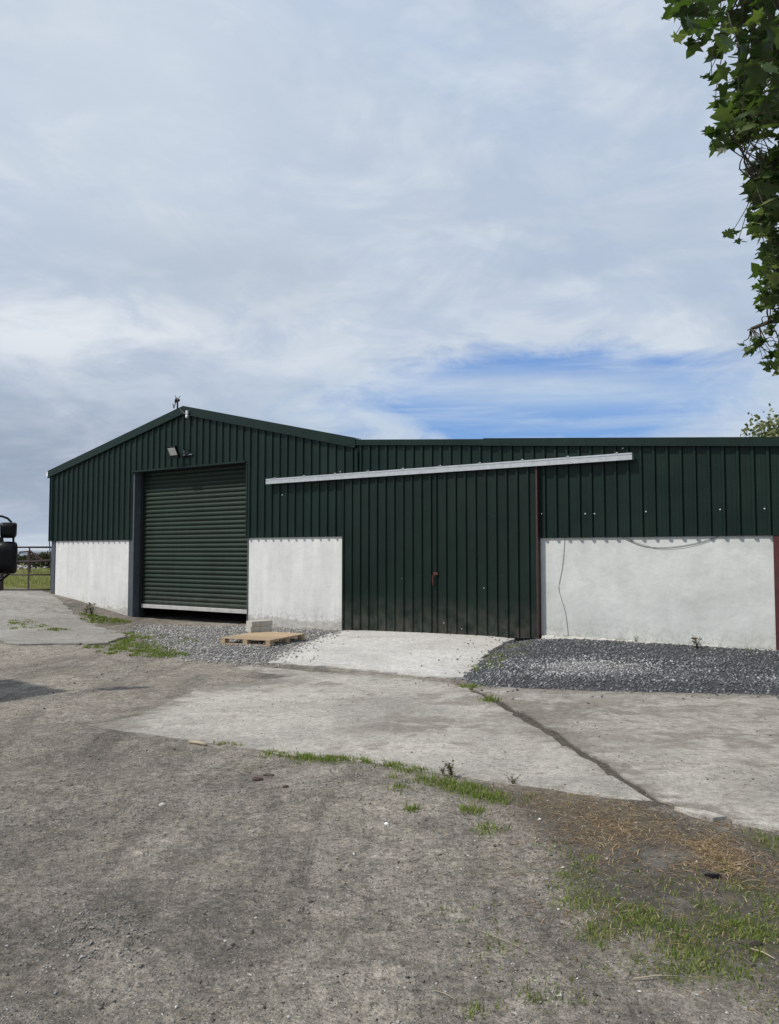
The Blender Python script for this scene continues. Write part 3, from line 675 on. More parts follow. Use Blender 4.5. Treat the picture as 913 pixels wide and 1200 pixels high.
m_ = MB(); m_.tube([P(sA_+.05,-.1,zA_+.16), P(sA_-.04,-.1,zA_+.22), P(sA_-.07,-.1,zA_+.12)], .035, 8); m_.tube([P(sA_-.07,-.1,zA_+.13), P(sA_-.13,-.1,zA_-.02), P(sA_-.17,-.1,zA_+.10)], .012, 6); m_.tube([P(sA_,-.1,zA_+.17), P(sA_-.09,-.1,zA_+.30)], .007, 5); m_.tube([P(sA_,-.1,zA_+.17), P(sA_+.09,-.1,zA_+.27)], .007, 5); obj('head', m_, M['dark'], an)

# cables on the walls
def fpts(l, off): return [P(*((lambda a: (a[0], off, a[1]))(fac(x_, y_, off)))) for x_, y_ in l]
def cable(px, off, r, label, name='cable'):
    pts = [Vector(p) for p in fpts(px, off)]; out = []
    for i in range(len(pts)-1):
        p0, p1, p2, p3 = pts[max(i-1,0)], pts[i], pts[i+1], pts[min(i+2,len(pts)-1)]
        for k in range(5):
            t = k/5; out.append(.5*((2*p1)+(p2-p0)*t+(2*p0-5*p1+4*p2-p3)*t*t+(3*p1-p0-3*p2+p3)*t**3))
    out.append(pts[-1]); m_ = MB(); m_.tube(out, r, 6); return tag(obj(name, m_, M['cable'], smooth=True), label, 'cable')
cable([(662,629),(661,645),(659,665),(655,688),(658,702),(662,715),(665,735),(666,751)], .008, .0036, 'thin crooked cable hanging straight down the grey wall')
cable([(724,627),(738,634),(755,640),(778,641.5),(805,638.5),(828,633),(845,627)], .010, .0042, 'upper of two looped cables drooping along the top of the grey wall')
cable([(733,630),(750,637),(772,642.5),(800,641),(825,635),(842,629)], .014, .003, 'lower thin looped cable drooping along the top of the grey wall')
c0 = []
for x_, y_ in [(62,620),(59,622),(57.7,630),(58.5,645),(60,660)]: c0.append(atY(x_, y_, 21.75))
m_ = MB(); m_.tube(c0, .016, 6); tag(obj('cable', m_, M['post'], smooth=True), 'bent grey cable sticking out from the shed corner by the gate', 'cable')

# ------------------------------------------------------------------ pallet and blocks
a = atz(258,745,.13); b = atz(318,752,.13); c_ = atz(360,741.5,.13)
ang = math.radians(67); cen = np.array([-2.24, 13.8])
gzc = .028
pal = empty('pallet', (cen[0], cen[1], gzc), 'weathered wooden pallet lying on the pale gravel', 'pallet', rz=ang)
pal.scale = (1, 1, .76)
ux = np.array([math.cos(ang), math.sin(ang)]); L1 = 1.2; L2 = 1.0
def setr(o, v): 
    at_ = o.data.attributes.new('rnd', 'FLOAT', 'POINT'); at_.data.foreach_set('value', [v]*len(o.data.vertices))
rr = random.Random(3); nb = 9
for i in range(nb):      # deck boards run along local y, laid along x
    x0 = -L1/2+i*(L1)/nb; m_ = MB(); m_.box((x0+.012, -L2/2+rr.uniform(-.006,.006), .118), (x0+L1/nb-.016, L2/2+rr.uniform(-.006,.006), .138)); setr(obj('deck_board', m_, M['wood'], pal, local=True, bevel=.002), rr.random())
for yy in (-L2/2+.001, -.045, L2/2-.091):
    m_ = MB(); m_.box((-L1/2+.004, yy, .098), (L1/2-.004, yy+.09, .116)); setr(obj('stringer_board', m_, M['wood'], pal, local=True), .35)
    for xx in (-L1/2+.003, -.06, L1/2-.123):
        m_ = MB(); m_.box((xx, yy+.002, .020), (xx+.12, yy+.088, .096)); setr(obj('spacer_block', m_, M['wood'], pal, local=True), .3+.3*rr.random())
for xx in (-L1/2+.001, -.05, L1/2-.101):
    m_ = MB(); m_.box((xx, -L2/2+.002, .0), (xx+.10, L2/2-.002, .018)); setr(obj('bottom_board', m_, M['wood'], pal, local=True), .6)
bl = atz(289,739,.14); br = atz(316.5,739.5,.14)
bc = (atz(301,741,.14)); bdir = math.radians(38)
bx = np.array([math.cos(bdir), math.sin(bdir)]); by = np.array([-bx[1], bx[0]])
cen_b = atz(303,739.8,.135)
for k, (dx, lab) in enumerate(((0,'pale lower concrete block of the two stacked on the pallet'),(.012,'chipped darker upper concrete block of the two stacked on the pallet'))):
    m_ = MB(); z0 = .134+k*.101
    nx2, ny2, nz2 = 9, 4, 3
    m_.box((-.22,-.107,0), (.22,.107,.099))
    o = obj('concrete_block', m_, M['blk'], local=True, bevel=.006); o.location = (cen_b[0]+dx, cen_b[1]+dx, z0); o.rotation_euler = (0,0,bdir+.03*k)
    tag(o, lab, 'concrete block', 'concrete blocks on the pallet')

# ------------------------------------------------------------------ gate, field, scrap
GY = 21.9
def gp(x_, z): p_ = atY(x_, 650, GY-(x_-62)*0.0); return (p_[0], p_[1], z)
gzz = lambda y_: atY(30, y_, GY)[2]
gx0, gx1 = gp(4, 0)[0], gp(61, 0)[0]
gate = empty('field_gate', ((gx0+gx1)/2, GY, .35), 'brown tubular steel gate with long bars left of the shed', 'gate')
for i, yy in enumerate((641.3, 658, 673.5, 691)):
    m_ = MB(); m_.tube([(gx0, GY, gzz(yy)), (gx1, GY, gzz(yy))], .026 if i == 0 else .02, 8); obj('bar', m_, M['gate'], gate, smooth=True)
for xx in (gx0, gx1):
    m_ = MB(); m_.tube([(xx, GY, gzz(691.5)), (xx, GY, gzz(641))], .028, 8); obj('upright', m_, M['gate'], gate, smooth=True)
gxm = gp(34,0)[0]; m_ = MB(); m_.box((gxm-.02, GY+.024, gzz(691)), (gxm+.02, GY+.03, gzz(641))); obj('brace', m_, M['gate'], gate)
for xx, yb, lab in ((gp(1.5,0)[0], 700, 'grey steel gate post seen below the truck mirror'), (gp(63.2,0)[0], 700, 'steel gate post standing against the shed corner')):
    m_ = MB(); m_.tube([(xx, GY, .1), (xx, GY, gzz(639.5 if xx > -10 else 655))], .045, 10); m_.disc((xx, GY, gzz(660)), (0,0,1), .052, .02, 10); tag(obj('gate_post', m_, M['gate'], smooth=True), lab, 'post', 'posts of the field gate')

def blades(name, mt, x, y, h, label, cat, w=.004, lean_=.45, zfun=gz_full, kind='stuff', flat_=False, rnd=None, zoff=0):
    n = len(x); z = zfun(x, y)+zoff; a = rng.random(n)*2*PI; dx, dy = np.cos(a), np.sin(a)
    wv = w*rng.uniform(.6,1.4,n); l = lean_*rng.random(n)**.6
    b2 = rng.random(n)*2*PI; lx, ly = np.cos(b2)*l, np.sin(b2)*l
    hv = h*np.sqrt(np.clip(1-l*l, .05, 1)) if not flat_ else h*.06+.004*rng.random(n)
    if flat_: lx, ly = np.cos(b2)*.9, np.sin(b2)*.9; dx, dy = -np.sin(b2), np.cos(b2)
    B = np.stack([x, y, z-.004], 1)
    def pt(t, wt, ht, q): return np.stack([x+lx*h*q+dx*wv*wt, y+ly*h*q+dy*wv*wt, z+hv*ht], 1)
    v0 = pt(0,-1,-.05,0); v1 = pt(0,1,-.05,0); v2 = pt(0,.7,.55,.35); v3 = pt(0,-.7,.55,.35); v4 = pt(0,0,1,1)
    if flat_: v2 = pt(0,1,.9,.5); v3 = pt(0,-1,.9,.5); v4 = pt(0,0,.5,1)
    V = np.stack([v0,v1,v2,v3,v4], 1).reshape(-1,3); k = (np.arange(n)*5)[:,None]
    F3 = np.concatenate([k+np.array([[0,1,2]]), k+np.array([[0,2,3]]), k+np.array([[3,2,4]])])
    r = rng.random(n) if rnd is None else rnd
    o = npmesh(name, V, F3, mt, attrs={'rnd': np.repeat(r, 5)}); return tag(o, label, cat, kind=kind)
def tufts(lst, per, hscale=1.0):
    """lst of (px, py, radius m, density); blades gather in tussocks"""
    xs_, ys_, hs_ = [], [], []
    for px, py, r, d in lst:
        c = atz(px, py); m = max(2, int(d*3.2))
        for j in range(m):
            q = c[:2]+rng.normal(0, r*.55, 2)*np.array([1.0, .9]); k = int(per*.42*rng.uniform(.3,1.7)); rr_ = rng.uniform(.012,.06)
            xs_.append(q[0]+rng.normal(0, rr_, k)); ys_.append(q[1]+rng.normal(0, rr_, k)); hs_.append(rng.uniform(.35,1,k)*rng.uniform(.5,1.1)*hscale)
    return np.concatenate(xs_), np.concatenate(ys_), np.concatenate(hs_)
# green grass growing at the bottom right
L_ = [(675,1005,.10,3),(682,1030,.14,7),(690,1050,.12,6),(672,1058,.08,4),(745,1068,.13,11),(735,1080,.12,5),(765,1080,.08,4),(700,1088,.08,5),(695,1100,.06,3),(800,1100,.12,5),(810,1090,.10,4),(785,1115,.1,5),
      (850,1085,.14,7),(880,1090,.12,7),(905,1095,.10,5),(860,1070,.1,4),(820,1128,.10,5),(840,1132,.10,6),(790,1140,.08,4),(735,1125,.1,3),(820,1058,.08,3),(910,1060,.1,4),(885,1118,.08,3),
      (890,1150,.05,2),(620,1162,.05,2),(560,1185,.04,2),(570,1105,.05,2),(655,1172,.05,2),(890,1180,.05,1),(905,985,.12,5),(850,1040,.10,3)]
x, y, h = tufts(L_, 24, .048)
blades('grass', M['grass'], x, y, h, 'bright green grass tufts in the lower right of the yard', 'grass', w=.0024, lean_=1.0)
L_ = [(640,990,.1,2),(700,1000,.1,2),(740,1020,.15,3),(780,1040,.2,4),(850,1110,.2,5),(760,1130,.2,4),(900,1130,.2,5),(700,1130,.2,3),(560,1060,.2,2),(600,1090,.2,2),(880,1040,.2,5),(820,1010,.2,3),(590,1150,.2,2)]
x, y, h = tufts(L_, 14, .03)
blades('short_grass', M['grass'], x, y, h, 'short sparse weeds and grass creeping over the dark soil', 'grass', w=.003)
L_ = [(262,871,.09,3),(275,873,.08,3),(325,883,.1,3),(345,886,.12,5),(370,889,.14,8),(390,888,.12,8),(405,889,.1,6),(430,892,.07,3),(460,895,.1,5),(480,899,.12,6),(492,903,.1,4),(500,915,.1,4),(520,918,.12,6),(545,925,.13,7),(565,932,.12,8),(580,937,.1,5),(470,925,.06,2),(482,948,.05,2),(552,950,.08,4),(570,970,.06,3),(462,913,.05,1)]
x, y, h = tufts(L_, 40, .058)
blades('verge_grass', M['grass'], x, y, h, 'green grass growing along the front edge of the concrete slab', 'grass', w=.0032, lean_=.9, rnd=rng.random(len(x)))
L_ = [(550,806,.10,4),(572,822,.11,5),(585,770,.15,2),(565,785,.2,3),(600,762,.25,3),(578,778,.2,2),(820,766,.2,3),(845,768,.15,2),(880,771,.3,3),(905,773,.15,2)]
x, y, h = tufts(L_, 36, .10); 
blades('joint_grass', M['grass'], x, y, h, 'grass tufts at the slab joint and around the dark gravel', 'grass', w=.005, lean_=.9, rnd=rng.random(len(x)))
def tufts3(lst, per, hs):
    xs_, ys_, h_ = [], [], []
    for px, py, z, r, m in lst:
        c = atz(px, py, z)
        for j in range(m):
            q = c[:2]+rng.normal(0, r*.6, 2); k = int(per*rng.uniform(.5,1.4)); xs_.append(q[0]+rng.normal(0,.04,k)); ys_.append(q[1]+rng.normal(0,.04,k)); h_.append(rng.uniform(.3,1,k)*hs)
    return np.concatenate(xs_), np.concatenate(ys_), np.concatenate(h_)
x, y, h = tufts3([(140,757,0,.5,30),(160,763,0,.5,34),(178,766,0,.4,26),(150,750,0,.4,24),(195,770,0,.3,14),(145,742,0,.4,20),(165,746,0,.3,14),(120,745,.02,.5,14),(210,752,0,.3,8)], 26, .055)
blades('grass_patch', M['grass'], x, y, h, 'flat green grass patch beside the pale gravel, left of the pallet', 'grass', w=.007)
x, y, h = tufts3([(20,719,.27,.35,12),(24,720,.27,.2,8),(38,722,.24,.3,12),(48,723,.22,.3,8),(62,727,.2,.3,9),(70,728,.16,.2,4),(2,722,.28,.3,10),(105,722,.06,.25,8),(118,725,.02,.3,12),(130,727,-.02,.3,12),(143,729,-.05,.2,8),(112,727,.02,.2,5)], 30, .08)
blades('crack_grass', M['grass'], x, y, h, 'grass growing in cracks of the concrete apron and along the white wall', 'grass', w=.008)
# dry straw litter
xs_, ys_ = [], []
for poly, n in zip(STRAW, (1600,1000,500,400)):
    q = scatter(poly, n, .1); w_ = fbm(q[:,0]*4, q[:,1]*4, 3); q = q[rng.random(len(q)) < np.clip((w_-.46)*6, .04, 1)]; xs_.append(q[:,0]); ys_.append(q[:,1])
for c, r, n in (((850,1010),.16,700),((840,985),.14,500),((700,978),.2,600),((700,1005),.3,300),((715,1075),.12,120),((830,1085),.2,160),((880,1030),.2,250),((650,945),.25,450),((750,960),.2,450)):
    p_ = atz(*c); xs_.append(p_[0]+rng.normal(0,r,int(n*.75))); ys_.append(p_[1]+rng.normal(0,r*.8,int(n*.75)))
x = np.concatenate(xs_); y = np.concatenate(ys_)
blades('dry_straw', M['straw'], x, y, rng.uniform(.02,.10,len(x)), 'golden brown dead grass litter along the slab edge on the right', 'dead grass', w=.0015, flat_=True)
q = scatter(SOIL, 900, .3); blades('scattered_straw', M['straw'], q[:,0], q[:,1], rng.uniform(.02,.07,len(q)), 'single bits of straw scattered over the dark soil', 'straw', w=.0018, flat_=True)

# field grass beyond the gate
n = 26000; y = 22.3+20*rng.random(n)**1.3; x = -y*rng.uniform(.40,.60,n)
w_ = fbm(x*.5, y*.5, 3); hh = .06+.26*np.clip((w_-.3)*2, 0, 1)*ss((y-23)/5)*rng.uniform(.5,1,n)
blades('field_grass', M['fieldgrass'], x, y, hh, 'long pale green grass in the field behind the gate', 'grass', w=.012)

def leafcloud(cx, cy, cz, rx, ry, rz, n, size, mt, name, parent, clump=.35, seed=1):
    r2 = np.random.default_rng(seed); k = max(6, n//60)
    u = r2.normal(0,1,(k,3)); u /= np.linalg.norm(u,axis=1)[:,None]; u *= (r2.random(k)**.33)[:,None]
    cl = u[r2.integers(0,k,n)]+r2.normal(0,clump,(n,3))*.5
    p_ = cl*np.array([rx,ry,rz])+np.array([cx,cy,cz])
    nrm = r2.normal(0,1,(n,3)); nrm /= np.linalg.norm(nrm,axis=1)[:,None]; t1 = np.cross(nrm, r2.normal(0,1,(n,3))); t1 /= np.linalg.norm(t1,axis=1)[:,None]; t2 = np.cross(nrm,t1)
    s = (size*r2.uniform(.6,1.4,n))[:,None]
    V = np.stack([p_-t1*s, p_-t2*s*.6, p_+t1*s, p_+t2*s*.6], 1).reshape(-1,3); off = np.array(root_loc(parent)) if parent else np.zeros(3)
    return npmesh(name, V-off, np.arange(n*4).reshape(n,4), mt, parent, attrs={'rnd': np.repeat(r2.random(n),4)})
def bush(px, py, Yd, rx, rz, n, label, mt='leafd', size=.07, seed=1, group=None, base=None):
    c = atY(px, py, Yd); g0 = float(gz(c[0], c[1])); e = empty('bush', (c[0], c[1], g0), label, 'bush', group)
    leafcloud(c[0], c[1], g0+rz*.95, rx, rx*.8, rz, n, size, M[mt], 'foliage', e, seed=seed)
    m_ = MB(); r2 = random.Random(seed)
    for i in range(5): m_.tube([(c[0],c[1],g0-.05),(c[0]+r2.uniform(-.3,.3)*rx,c[1]+r2.uniform(-.2,.2),g0+rz*1.2)], [.03,.01], 5)
    obj('stems', m_, M['bark'], e)
bush(53, 668, 37, .9, .44, 1100, 'dark bramble bush behind the gate, nearest the shed', seed=4)
bush(27, 668, 47, 1.6, .33, 900, 'low dark bush behind the middle of the gate', seed=5, size=.09)
bush(-5, 668, 42, 1.8, .38, 900, 'dark bush behind the gate, half hidden by the truck mirror', seed=6, size=.09)
for i, (px, Yd, rx, rz) in enumerate([(8,85,4,1.1),(30,95,5,.9),(48,90,4,1.0),(66,98,5,1.0),(-20,90,5,1.2)]):
    pass
hd = []
e = None
c0_ = atY(-40, 655, 88); c1_ = atY(75, 655, 92)
n = 5000; t_ = rng.random(n); px3 = np.stack([c0_[0]+(c1_[0]-c0_[0])*t_, c0_[1]+(c1_[1]-c0_[1])*t_+rng.normal(0,.6,n), gz(c0_[0]+(c1_[0]-c0_[0])*t_, 90+0*t_)+rng.random(n)*(.15+.55*vnoise(t_*40, t_*0))], 1)
t1 = rng.normal(0,1,(n,3)); t1 /= np.linalg.norm(t1,axis=1)[:,None]; t2 = np.cross(t1, rng.normal(0,1,(n,3))); t2 /= np.linalg.norm(t2,axis=1)[:,None]
V = np.stack([px3-t1*.16, px3-t2*.12, px3+t1*.16, px3+t2*.12], 1).reshape(-1,3)
tag(npmesh('hedge', V, np.arange(n*4).reshape(n,4), M['leafd'], attrs={'rnd': np.repeat(rng.random(n),4)}), 'long dark hedge far across the field', 'hedge')
# rubble of pale stones
q = np.array([atY(rng.uniform(18,52), 668, rng.uniform(36,39))[:2] for i in range(150)])
stones('rubble', M['stonel'], q[:,0], q[:,1], rng.uniform(.12,.38,len(q)), 'heap of pale stone rubble in the field behind the gate', 'rubble', sink=.7, rnd=rng.uniform(.2,1,len(q)))
# old machine frame
def W(x_, y_, Yd=33): return tuple(atY(x_, y_, Yd))
mc = empty('machine_frame', W(34,674), 'rusty old farm machine frame with raised arms behind the gate', 'farm machine')
m_ = MB(); m_.tube([W(34,676), W(34.5,646)], .07, 8); obj('mast', m_, M['rustiron'], mc)
m_ = MB(); m_.tube([W(23,649), W(23.5,647), W(35,646)], .035, 6); obj('arm', m_, M['rustiron'], mc)
m_ = MB(); m_.tube([W(35,645.5), W(42,651), W(50,657)], .045, 6); m_.tube([W(36,650), W(44,656)], .03, 6); m_.tube([W(35,655), W(39,649)], .03, 6); obj('arm', m_, M['rustiron'], mc)
m_ = MB(); m_.tube([W(33,658), W(60,656.5)], .04, 6); m_.tube([W(60,656.5), W(60,672)], .05, 6); obj('beam', m_, M['rustiron'], mc)

# ------------------------------------------------------------------ truck beyond the left edge, its mirrors reach into the picture
td = np.array([.80,-.60]); tl = np.array([.60,.80])     # forward, left
corner = np.array([-5.0, 8.25])
org = corner - tl*1.05
ta = math.atan2(td[1], td[0])
truck = empty('truck', (org[0], org[1], 0), 'truck parked out past the left edge, black door mirrors reaching into view', 'truck', rz=ta)
def T(name, mb, mt, par=truck, **k): return obj(name, mb, mt, par, local=True, **k)
m_ = MB()   # cab, x forward (front at 0), profile in xz extruded in y
prof_c = [(-1.75,.55),(-.02,.55),(.0,1.15),(-.06,1.35),(-.30,2.12),(-.45,2.22),(-1.75,2.25)]
def xprism(prof, y0, y1):
    mm = MB(); n = len(prof); vs = [(a,y0,b) for a,b in prof]+[(a,y1,b) for a,b in prof]
    mm.add(vs, [tuple(range(n)), tuple(range(2*n-1,n-1,-1))]+[(i,n+i,n+(i+1)%n,(i+1)%n) for i in range(n)]); return mm
cab = T('cab', xprism(prof_c, -1.0, 1.0), M['truckpaint'], bevel=.05)
mm = MB(); mm.add([(-.085,-.88,1.42),(-.085,.88,1.42),(-.285,.84,2.04),(-.285,-.84,2.04),(-.105,-.88,1.42),(-.105,.88,1.42),(-.305,.84,2.04),(-.305,-.84,2.04)], [(0,1,2,3),(7,6,5,4),(0,4,5,1),(1,5,6,2),(2,6,7,3),(3,7,4,0)])
mm.v = [(x_+.03, y_, z_+.012) for x_, y_, z_ in mm.v]; T('windscreen', mm, M['glass'])
for sgn in (-1,1):
    mm = MB(); y0 = sgn*1.004; y1 = sgn*1.02; pr = [(-.28,1.32),(-.42,2.0),(-1.2,2.02),(-1.25,1.30)]
    n = 4; mm.add([(a,y0,b) for a,b in pr]+[(a,y1,b) for a,b in pr], [(0,1,2,3),(7,6,5,4)]+[(i,n+i,n+(i+1)%n,(i+1)%n) for i in range(4)]); T('side_window', mm, M['glass'])
    mm = MB(); mm.box((-.01, sgn*.62-.17, .72), (.035, sgn*.62+.17, .92)); T('headlight', mm, M['lens'], bevel=.02)
mm = MB(); mm.box((-.30,-1.03,.36),(.07,1.03,.62)); T('bumper', mm, M['black'], bevel=.03)
mm = MB(); 
for i in range(4): mm.box((.002,-.42,.95+.07*i),(.02,.42,.985+.07*i))
T('grille', mm, M['black'])
mm = MB(); mm.box((-5.6,-.42,.55),(-1.0,-.32,.72)); mm.box((-5.6,.32,.55),(-1.0,.42,.72)); T('chassis', mm, M['dark'])
mm = MB(); mm.box((-5.7,-1.05,.80),(-1.9,1.05,1.2)); T('truck_bed', mm, M['post'], bevel=.01)
for xx in (-.95,-4.5):
    for sgn in (-1,1):
        mm = MB(); mm.disc((xx, sgn*.86, .40), (0,1,0), .40, .25, 28); wv = T('wheel', mm, M['rubber'], smooth=False, bevel=.02)
        mm = MB(); mm.disc((xx, sgn*.985, .40), (0,1,0), .22, .02, 20); obj('rim', mm, M['post'], wv, local=True)
# mirrors: placed where the photograph shows them, world -> truck local
iT = Matrix.Rotation(-ta, 3, 'Z')
def loc(p_): v = iT @ Vector((p_[0]-org[0], p_[1]-org[1], p_[2])); return v
MY = 8.8
def hull(cx, cy, w, h, dpt, nm, tp=0.12, mt='black', rot=.3):
    """rounded mirror housing, convex towards the front, glass behind"""
    c = Vector(atY(cx, cy, MY)); sc_ = MY/F; rx, rz_ = w*sc_/2, h*sc_/2; mm = MB(); K = 20; rings = [(0,.93),(.25,1.0),(.6,.97),(.85,.80),(1.0,.45)]
    vs = []
    fwd = Vector((math.sin(rot), -math.cos(rot), 0)); rt = Vector((math.cos(rot), math.sin(rot), 0))
    for t_, s_ in rings:
        for j in range(K):
            a = 2*PI*j/K; ca, sa = math.cos(a), math.sin(a); e_ = .34
            u_ = math.copysign(abs(ca)**e_, ca)*rx*s_*(1-tp*(1-sa)/2); v_ = math.copysign(abs(sa)**e_, sa)*rz_*s_
            vs.append(loc(c+rt*u_+Vector((0,0,v_))+fwd*(t_*dpt)))
    n_ = len(rings); fs = [(i*K+j, i*K+(j+1)%K, (i+1)*K+(j+1)%K, (i+1)*K+j) for i in range(n_-1) for j in range(K)]+[tuple(range((n_-1)*K, n_*K)), tuple(range(K-1,-1,-1))]
    mm.add(vs, fs); o = T(nm, mm, M[mt], smooth=False, bevel=0)
    o.data.polygons.foreach_set('use_smooth', [True]*(len(fs)-2)+[False]*2)
    g_ = MB(); vs = []
    for s_, dd_ in ((.86,-.004),):
        for j in range(K):
            a = 2*PI*j/K; ca, sa = math.cos(a), math.sin(a)
            vs.append(loc(c+rt*(math.copysign(abs(ca)**.34, ca)*rx*s_)+Vector((0,0,math.copysign(abs(sa)**.34, sa)*rz_*s_))+fwd*dd_))
    g_.add(vs, [tuple(range(K-1,-1,-1))]); obj('mirror_glass', g_, M['mirror'], o, local=True); return o
hull(10.6, 621.5, 19.5, 18.5, .11, 'wide_angle_mirror', .18)
hull(9.8, 653.5, 21, 38, .13, 'door_mirror', .02)
def Lw(x_, y_, Yd=MY): return loc(Vector(atY(x_, y_, Yd)))
mm = MB(); mm.tube([Lw(-16,604), Lw(-6,604), Lw(3,605.2), Lw(9,607.5), Lw(13,611.5), Lw(15,620,MY+.0), Lw(15.8,632,MY-.02), Lw(15.5,650)], .013, 8); T('mirror_arm', mm, M['black'], smooth=True)
mm = MB(); mm.tube([Lw(-16,687), Lw(-6,684), Lw(4,678), Lw(11,672), Lw(13,664)], .013, 8); T('mirror_arm', mm, M['black'], smooth=True)
mm = MB(); mm.tube([Lw(-14,634), Lw(2,634)], .05, 8); T('mirror_clamp', mm, M['black'])
# arm feet reaching the cab
mm = MB(); mm.tube([Lw(-16,604), loc(Vector((corner[0]-.35, corner[1]-.35, 2.0)))], .014, 8); mm.tube([Lw(-16,687), loc(Vector((corner[0]-.35, corner[1]-.35, 1.25)))], .014, 8); mm.tube([Lw(-14,634), loc(Vector((corner[0]-.35, corner[1]-.35, 1.75)))], .02, 8); T('mirror_bracket', mm, M['black'])

# ------------------------------------------------------------------ sycamore at the right
trunk_xy = np.array([8.6, 9.2])
syc = empty('sycamore_tree', (*trunk_xy, 0), 'leafy sycamore overhanging the right edge, large dark lobed leaves', 'tree')
limbs = [
 [(8.6,9.2,0),(8.55,9.2,1.5),(8.4,9.1,3.0),(8.3,9.0,4.6),(8.1,8.8,6.4),(7.9,8.7,8.2)],
 [(8.4,9.1,3.0),(7.4,8.6,4.3),(6.0,7.6,5.1),(4.6,6.6,5.6),(3.2,5.9,5.9),(2.6,5.5,5.85)],
 [(8.4,9.1,2.8),(7.2,9.0,3.8),(6.0,8.9,4.3),(4.9,8.8,4.4),(4.2,8.8,4.2)],
 [(8.3,9.0,4.2),(6.9,8.0,5.2),(5.4,7.3,5.3),(4.0,6.9,5.1),(3.3,6.7,4.9)],
 [(8.3,9.0,4.6),(9.6,9.6,6.0),(10.8,10.2,6.6)], [(8.2,8.9,5.5),(8.0,7.4,7.0),(7.4,6.2,7.8)], [(8.1,8.8,6.4),(6.4,9.4,7.6),(5.2,9.6,8.0)],
 [(8.3,9.0,4.0),(9.4,8.0,5.0),(10.2,7.0,5.4)],
 [(8.4,9.1,3.0),(7.2,8.2,3.7),(5.8,8.0,4.3),(4.6,7.8,4.5),(3.95,7.7,4.4)]]
def smoothpath(pts, k=5):
    pts = [Vector(p_) for p_ in pts]; out = []
    for i in range(len(pts)-1):
        p0, p1, p2, p3 = pts[max(i-1,0)], pts[i], pts[i+1], pts[min(i+2,len(pts)-1)]
        for j in range(k):
            t = j/k; out.append(.5*((2*p1)+(p2-p0)*t+(2*p0-5*p1+4*p2-p3)*t*t+(3*p1-p0-3*p2+p3)*t**3))
    out.append(pts[-1]); return out
nodes = []
for i, l_ in enumerate(limbs):
    pth = smoothpath(l_); r0 = .24 if i == 0 else .085
    m_ = MB(); m_.tube(pth, [r0*(1-.85*j/(len(pth)-1))+.006 for j in range(len(pth))], 10)
    obj('trunk' if i == 0 else 'limb', m_, M['bark'], syc, smooth=True)
    if i: nodes += [(p_, i) for p_ in pth[len(pth)//3:]]
    else: nodes += [(p_, i) for p_ in pth[len(pth)//2:]]
NP = np.array([n_[0] for n_ in nodes])
# sycamore leaf outline: five pointed lobes
lf = []
for ang_, r_ in [(-90,.10),(-62,.30),(-28,.52),(-22,.40),(-8,.42),(4,.44),(14,.86),(22,.66),(34,.50),(48,.46),(60,.62),(74,.74),(90,1.0)]:
    lf.append((r_*math.cos(math.radians(ang_)), r_*math.sin(math.radians(ang_))))
lf = lf+[(-a_, b_) for a_, b_ in lf[-2:0:-1]]
LF = np.array(lf); nl = len(LF)
Lx = np.concatenate([[0], LF[:,0]]); Ly = np.concatenate([[.05], LF[:,1]])
Lz = .22*np.abs(Lx)-.16*np.clip(Ly,0,1)**2-.10*Lx**2*2
leaf_fc = np.array([[0, 1+j, 1+(j+1)%nl] for j in range(nl)])
# silhouette of the crown where the picture frame cuts it: (y, x of left outline)
SIL = [(-60,770),(0,779),(22,783),(34,790),(44,800),(50,838),(62,848),(74,846),(80,832),(96,832),(104,838),(112,829),(130,832),(150,828),(178,832),(188,862),(205,862),(222,860),(240,860),(262,856),(282,854),(294,872),(315,868),(350,866),(362,886),(384,893),(392,866),(410,866),(418,888),(434,902),(440,930),(470,1150),(500,1300)]
sy_ = [a_ for a_, b_ in SIL]; sx_ = [b_ for a_, b_ in SIL]
def left_x(y_): return np.interp(y_, sy_, sx_)
Lpos = []; Ldir = []; twig = MB(); r2 = np.random.default_rng(11)
def cluster(c, m, size, spread, node=True, vis=False):
    c = np.array(c); j = np.argmin(((NP-c)**2).sum(1)); a_ = NP[j]; d_ = c-a_
    mid = a_+d_*.6+(r2.normal(0,.05,3)+np.array([0,0,.05]))*min(1,np.linalg.norm(d_)*1.5)
    if node and np.linalg.norm(d_) > .05: twig.tube(smoothpath([a_, a_+d_*.3+r2.normal(0,.04,3)*min(1,np.linalg.norm(d_)*2), mid, c], 3), [.008-.0006*q for q in range(10)], 5)
    for i in range(m):
        o_ = r2.normal(0, spread, 3)*np.array([1,1,.75]); p_ = c+o_; Lpos.append((p_, size*r2.uniform(.65,1.25)))
        if i % 3 == 0 or vis: twig.tube([c, c+o_*.5+np.array([0,0,.015]), p_+np.array([0,0,.0])], [.003,.002,.0012], 4)
# clusters inside the part of the crown that the frame shows
cnt = 0
while cnt < 330:
    y_ = r2.uniform(-60, 440); lx_ = left_x(y_)
    x_ = lx_+24+(r2.random()**1.1)*(985-lx_)
    if x_ > 985: continue
    Yd = 5.3+3.4*np.clip(y_,0,440)/440+r2.normal(0,.45)+.6*(x_-lx_)/150; Yd = max(Yd, 4.6)
    m_n = 5 if x_-lx_ > 25 else 3
    cluster(atY(x_, y_, Yd), m_n, .122+.012*r2.normal(), .05 if x_-lx_ < 45 else .11, cnt % 3 == 0 or x_-lx_ < 45, True); cnt += 1
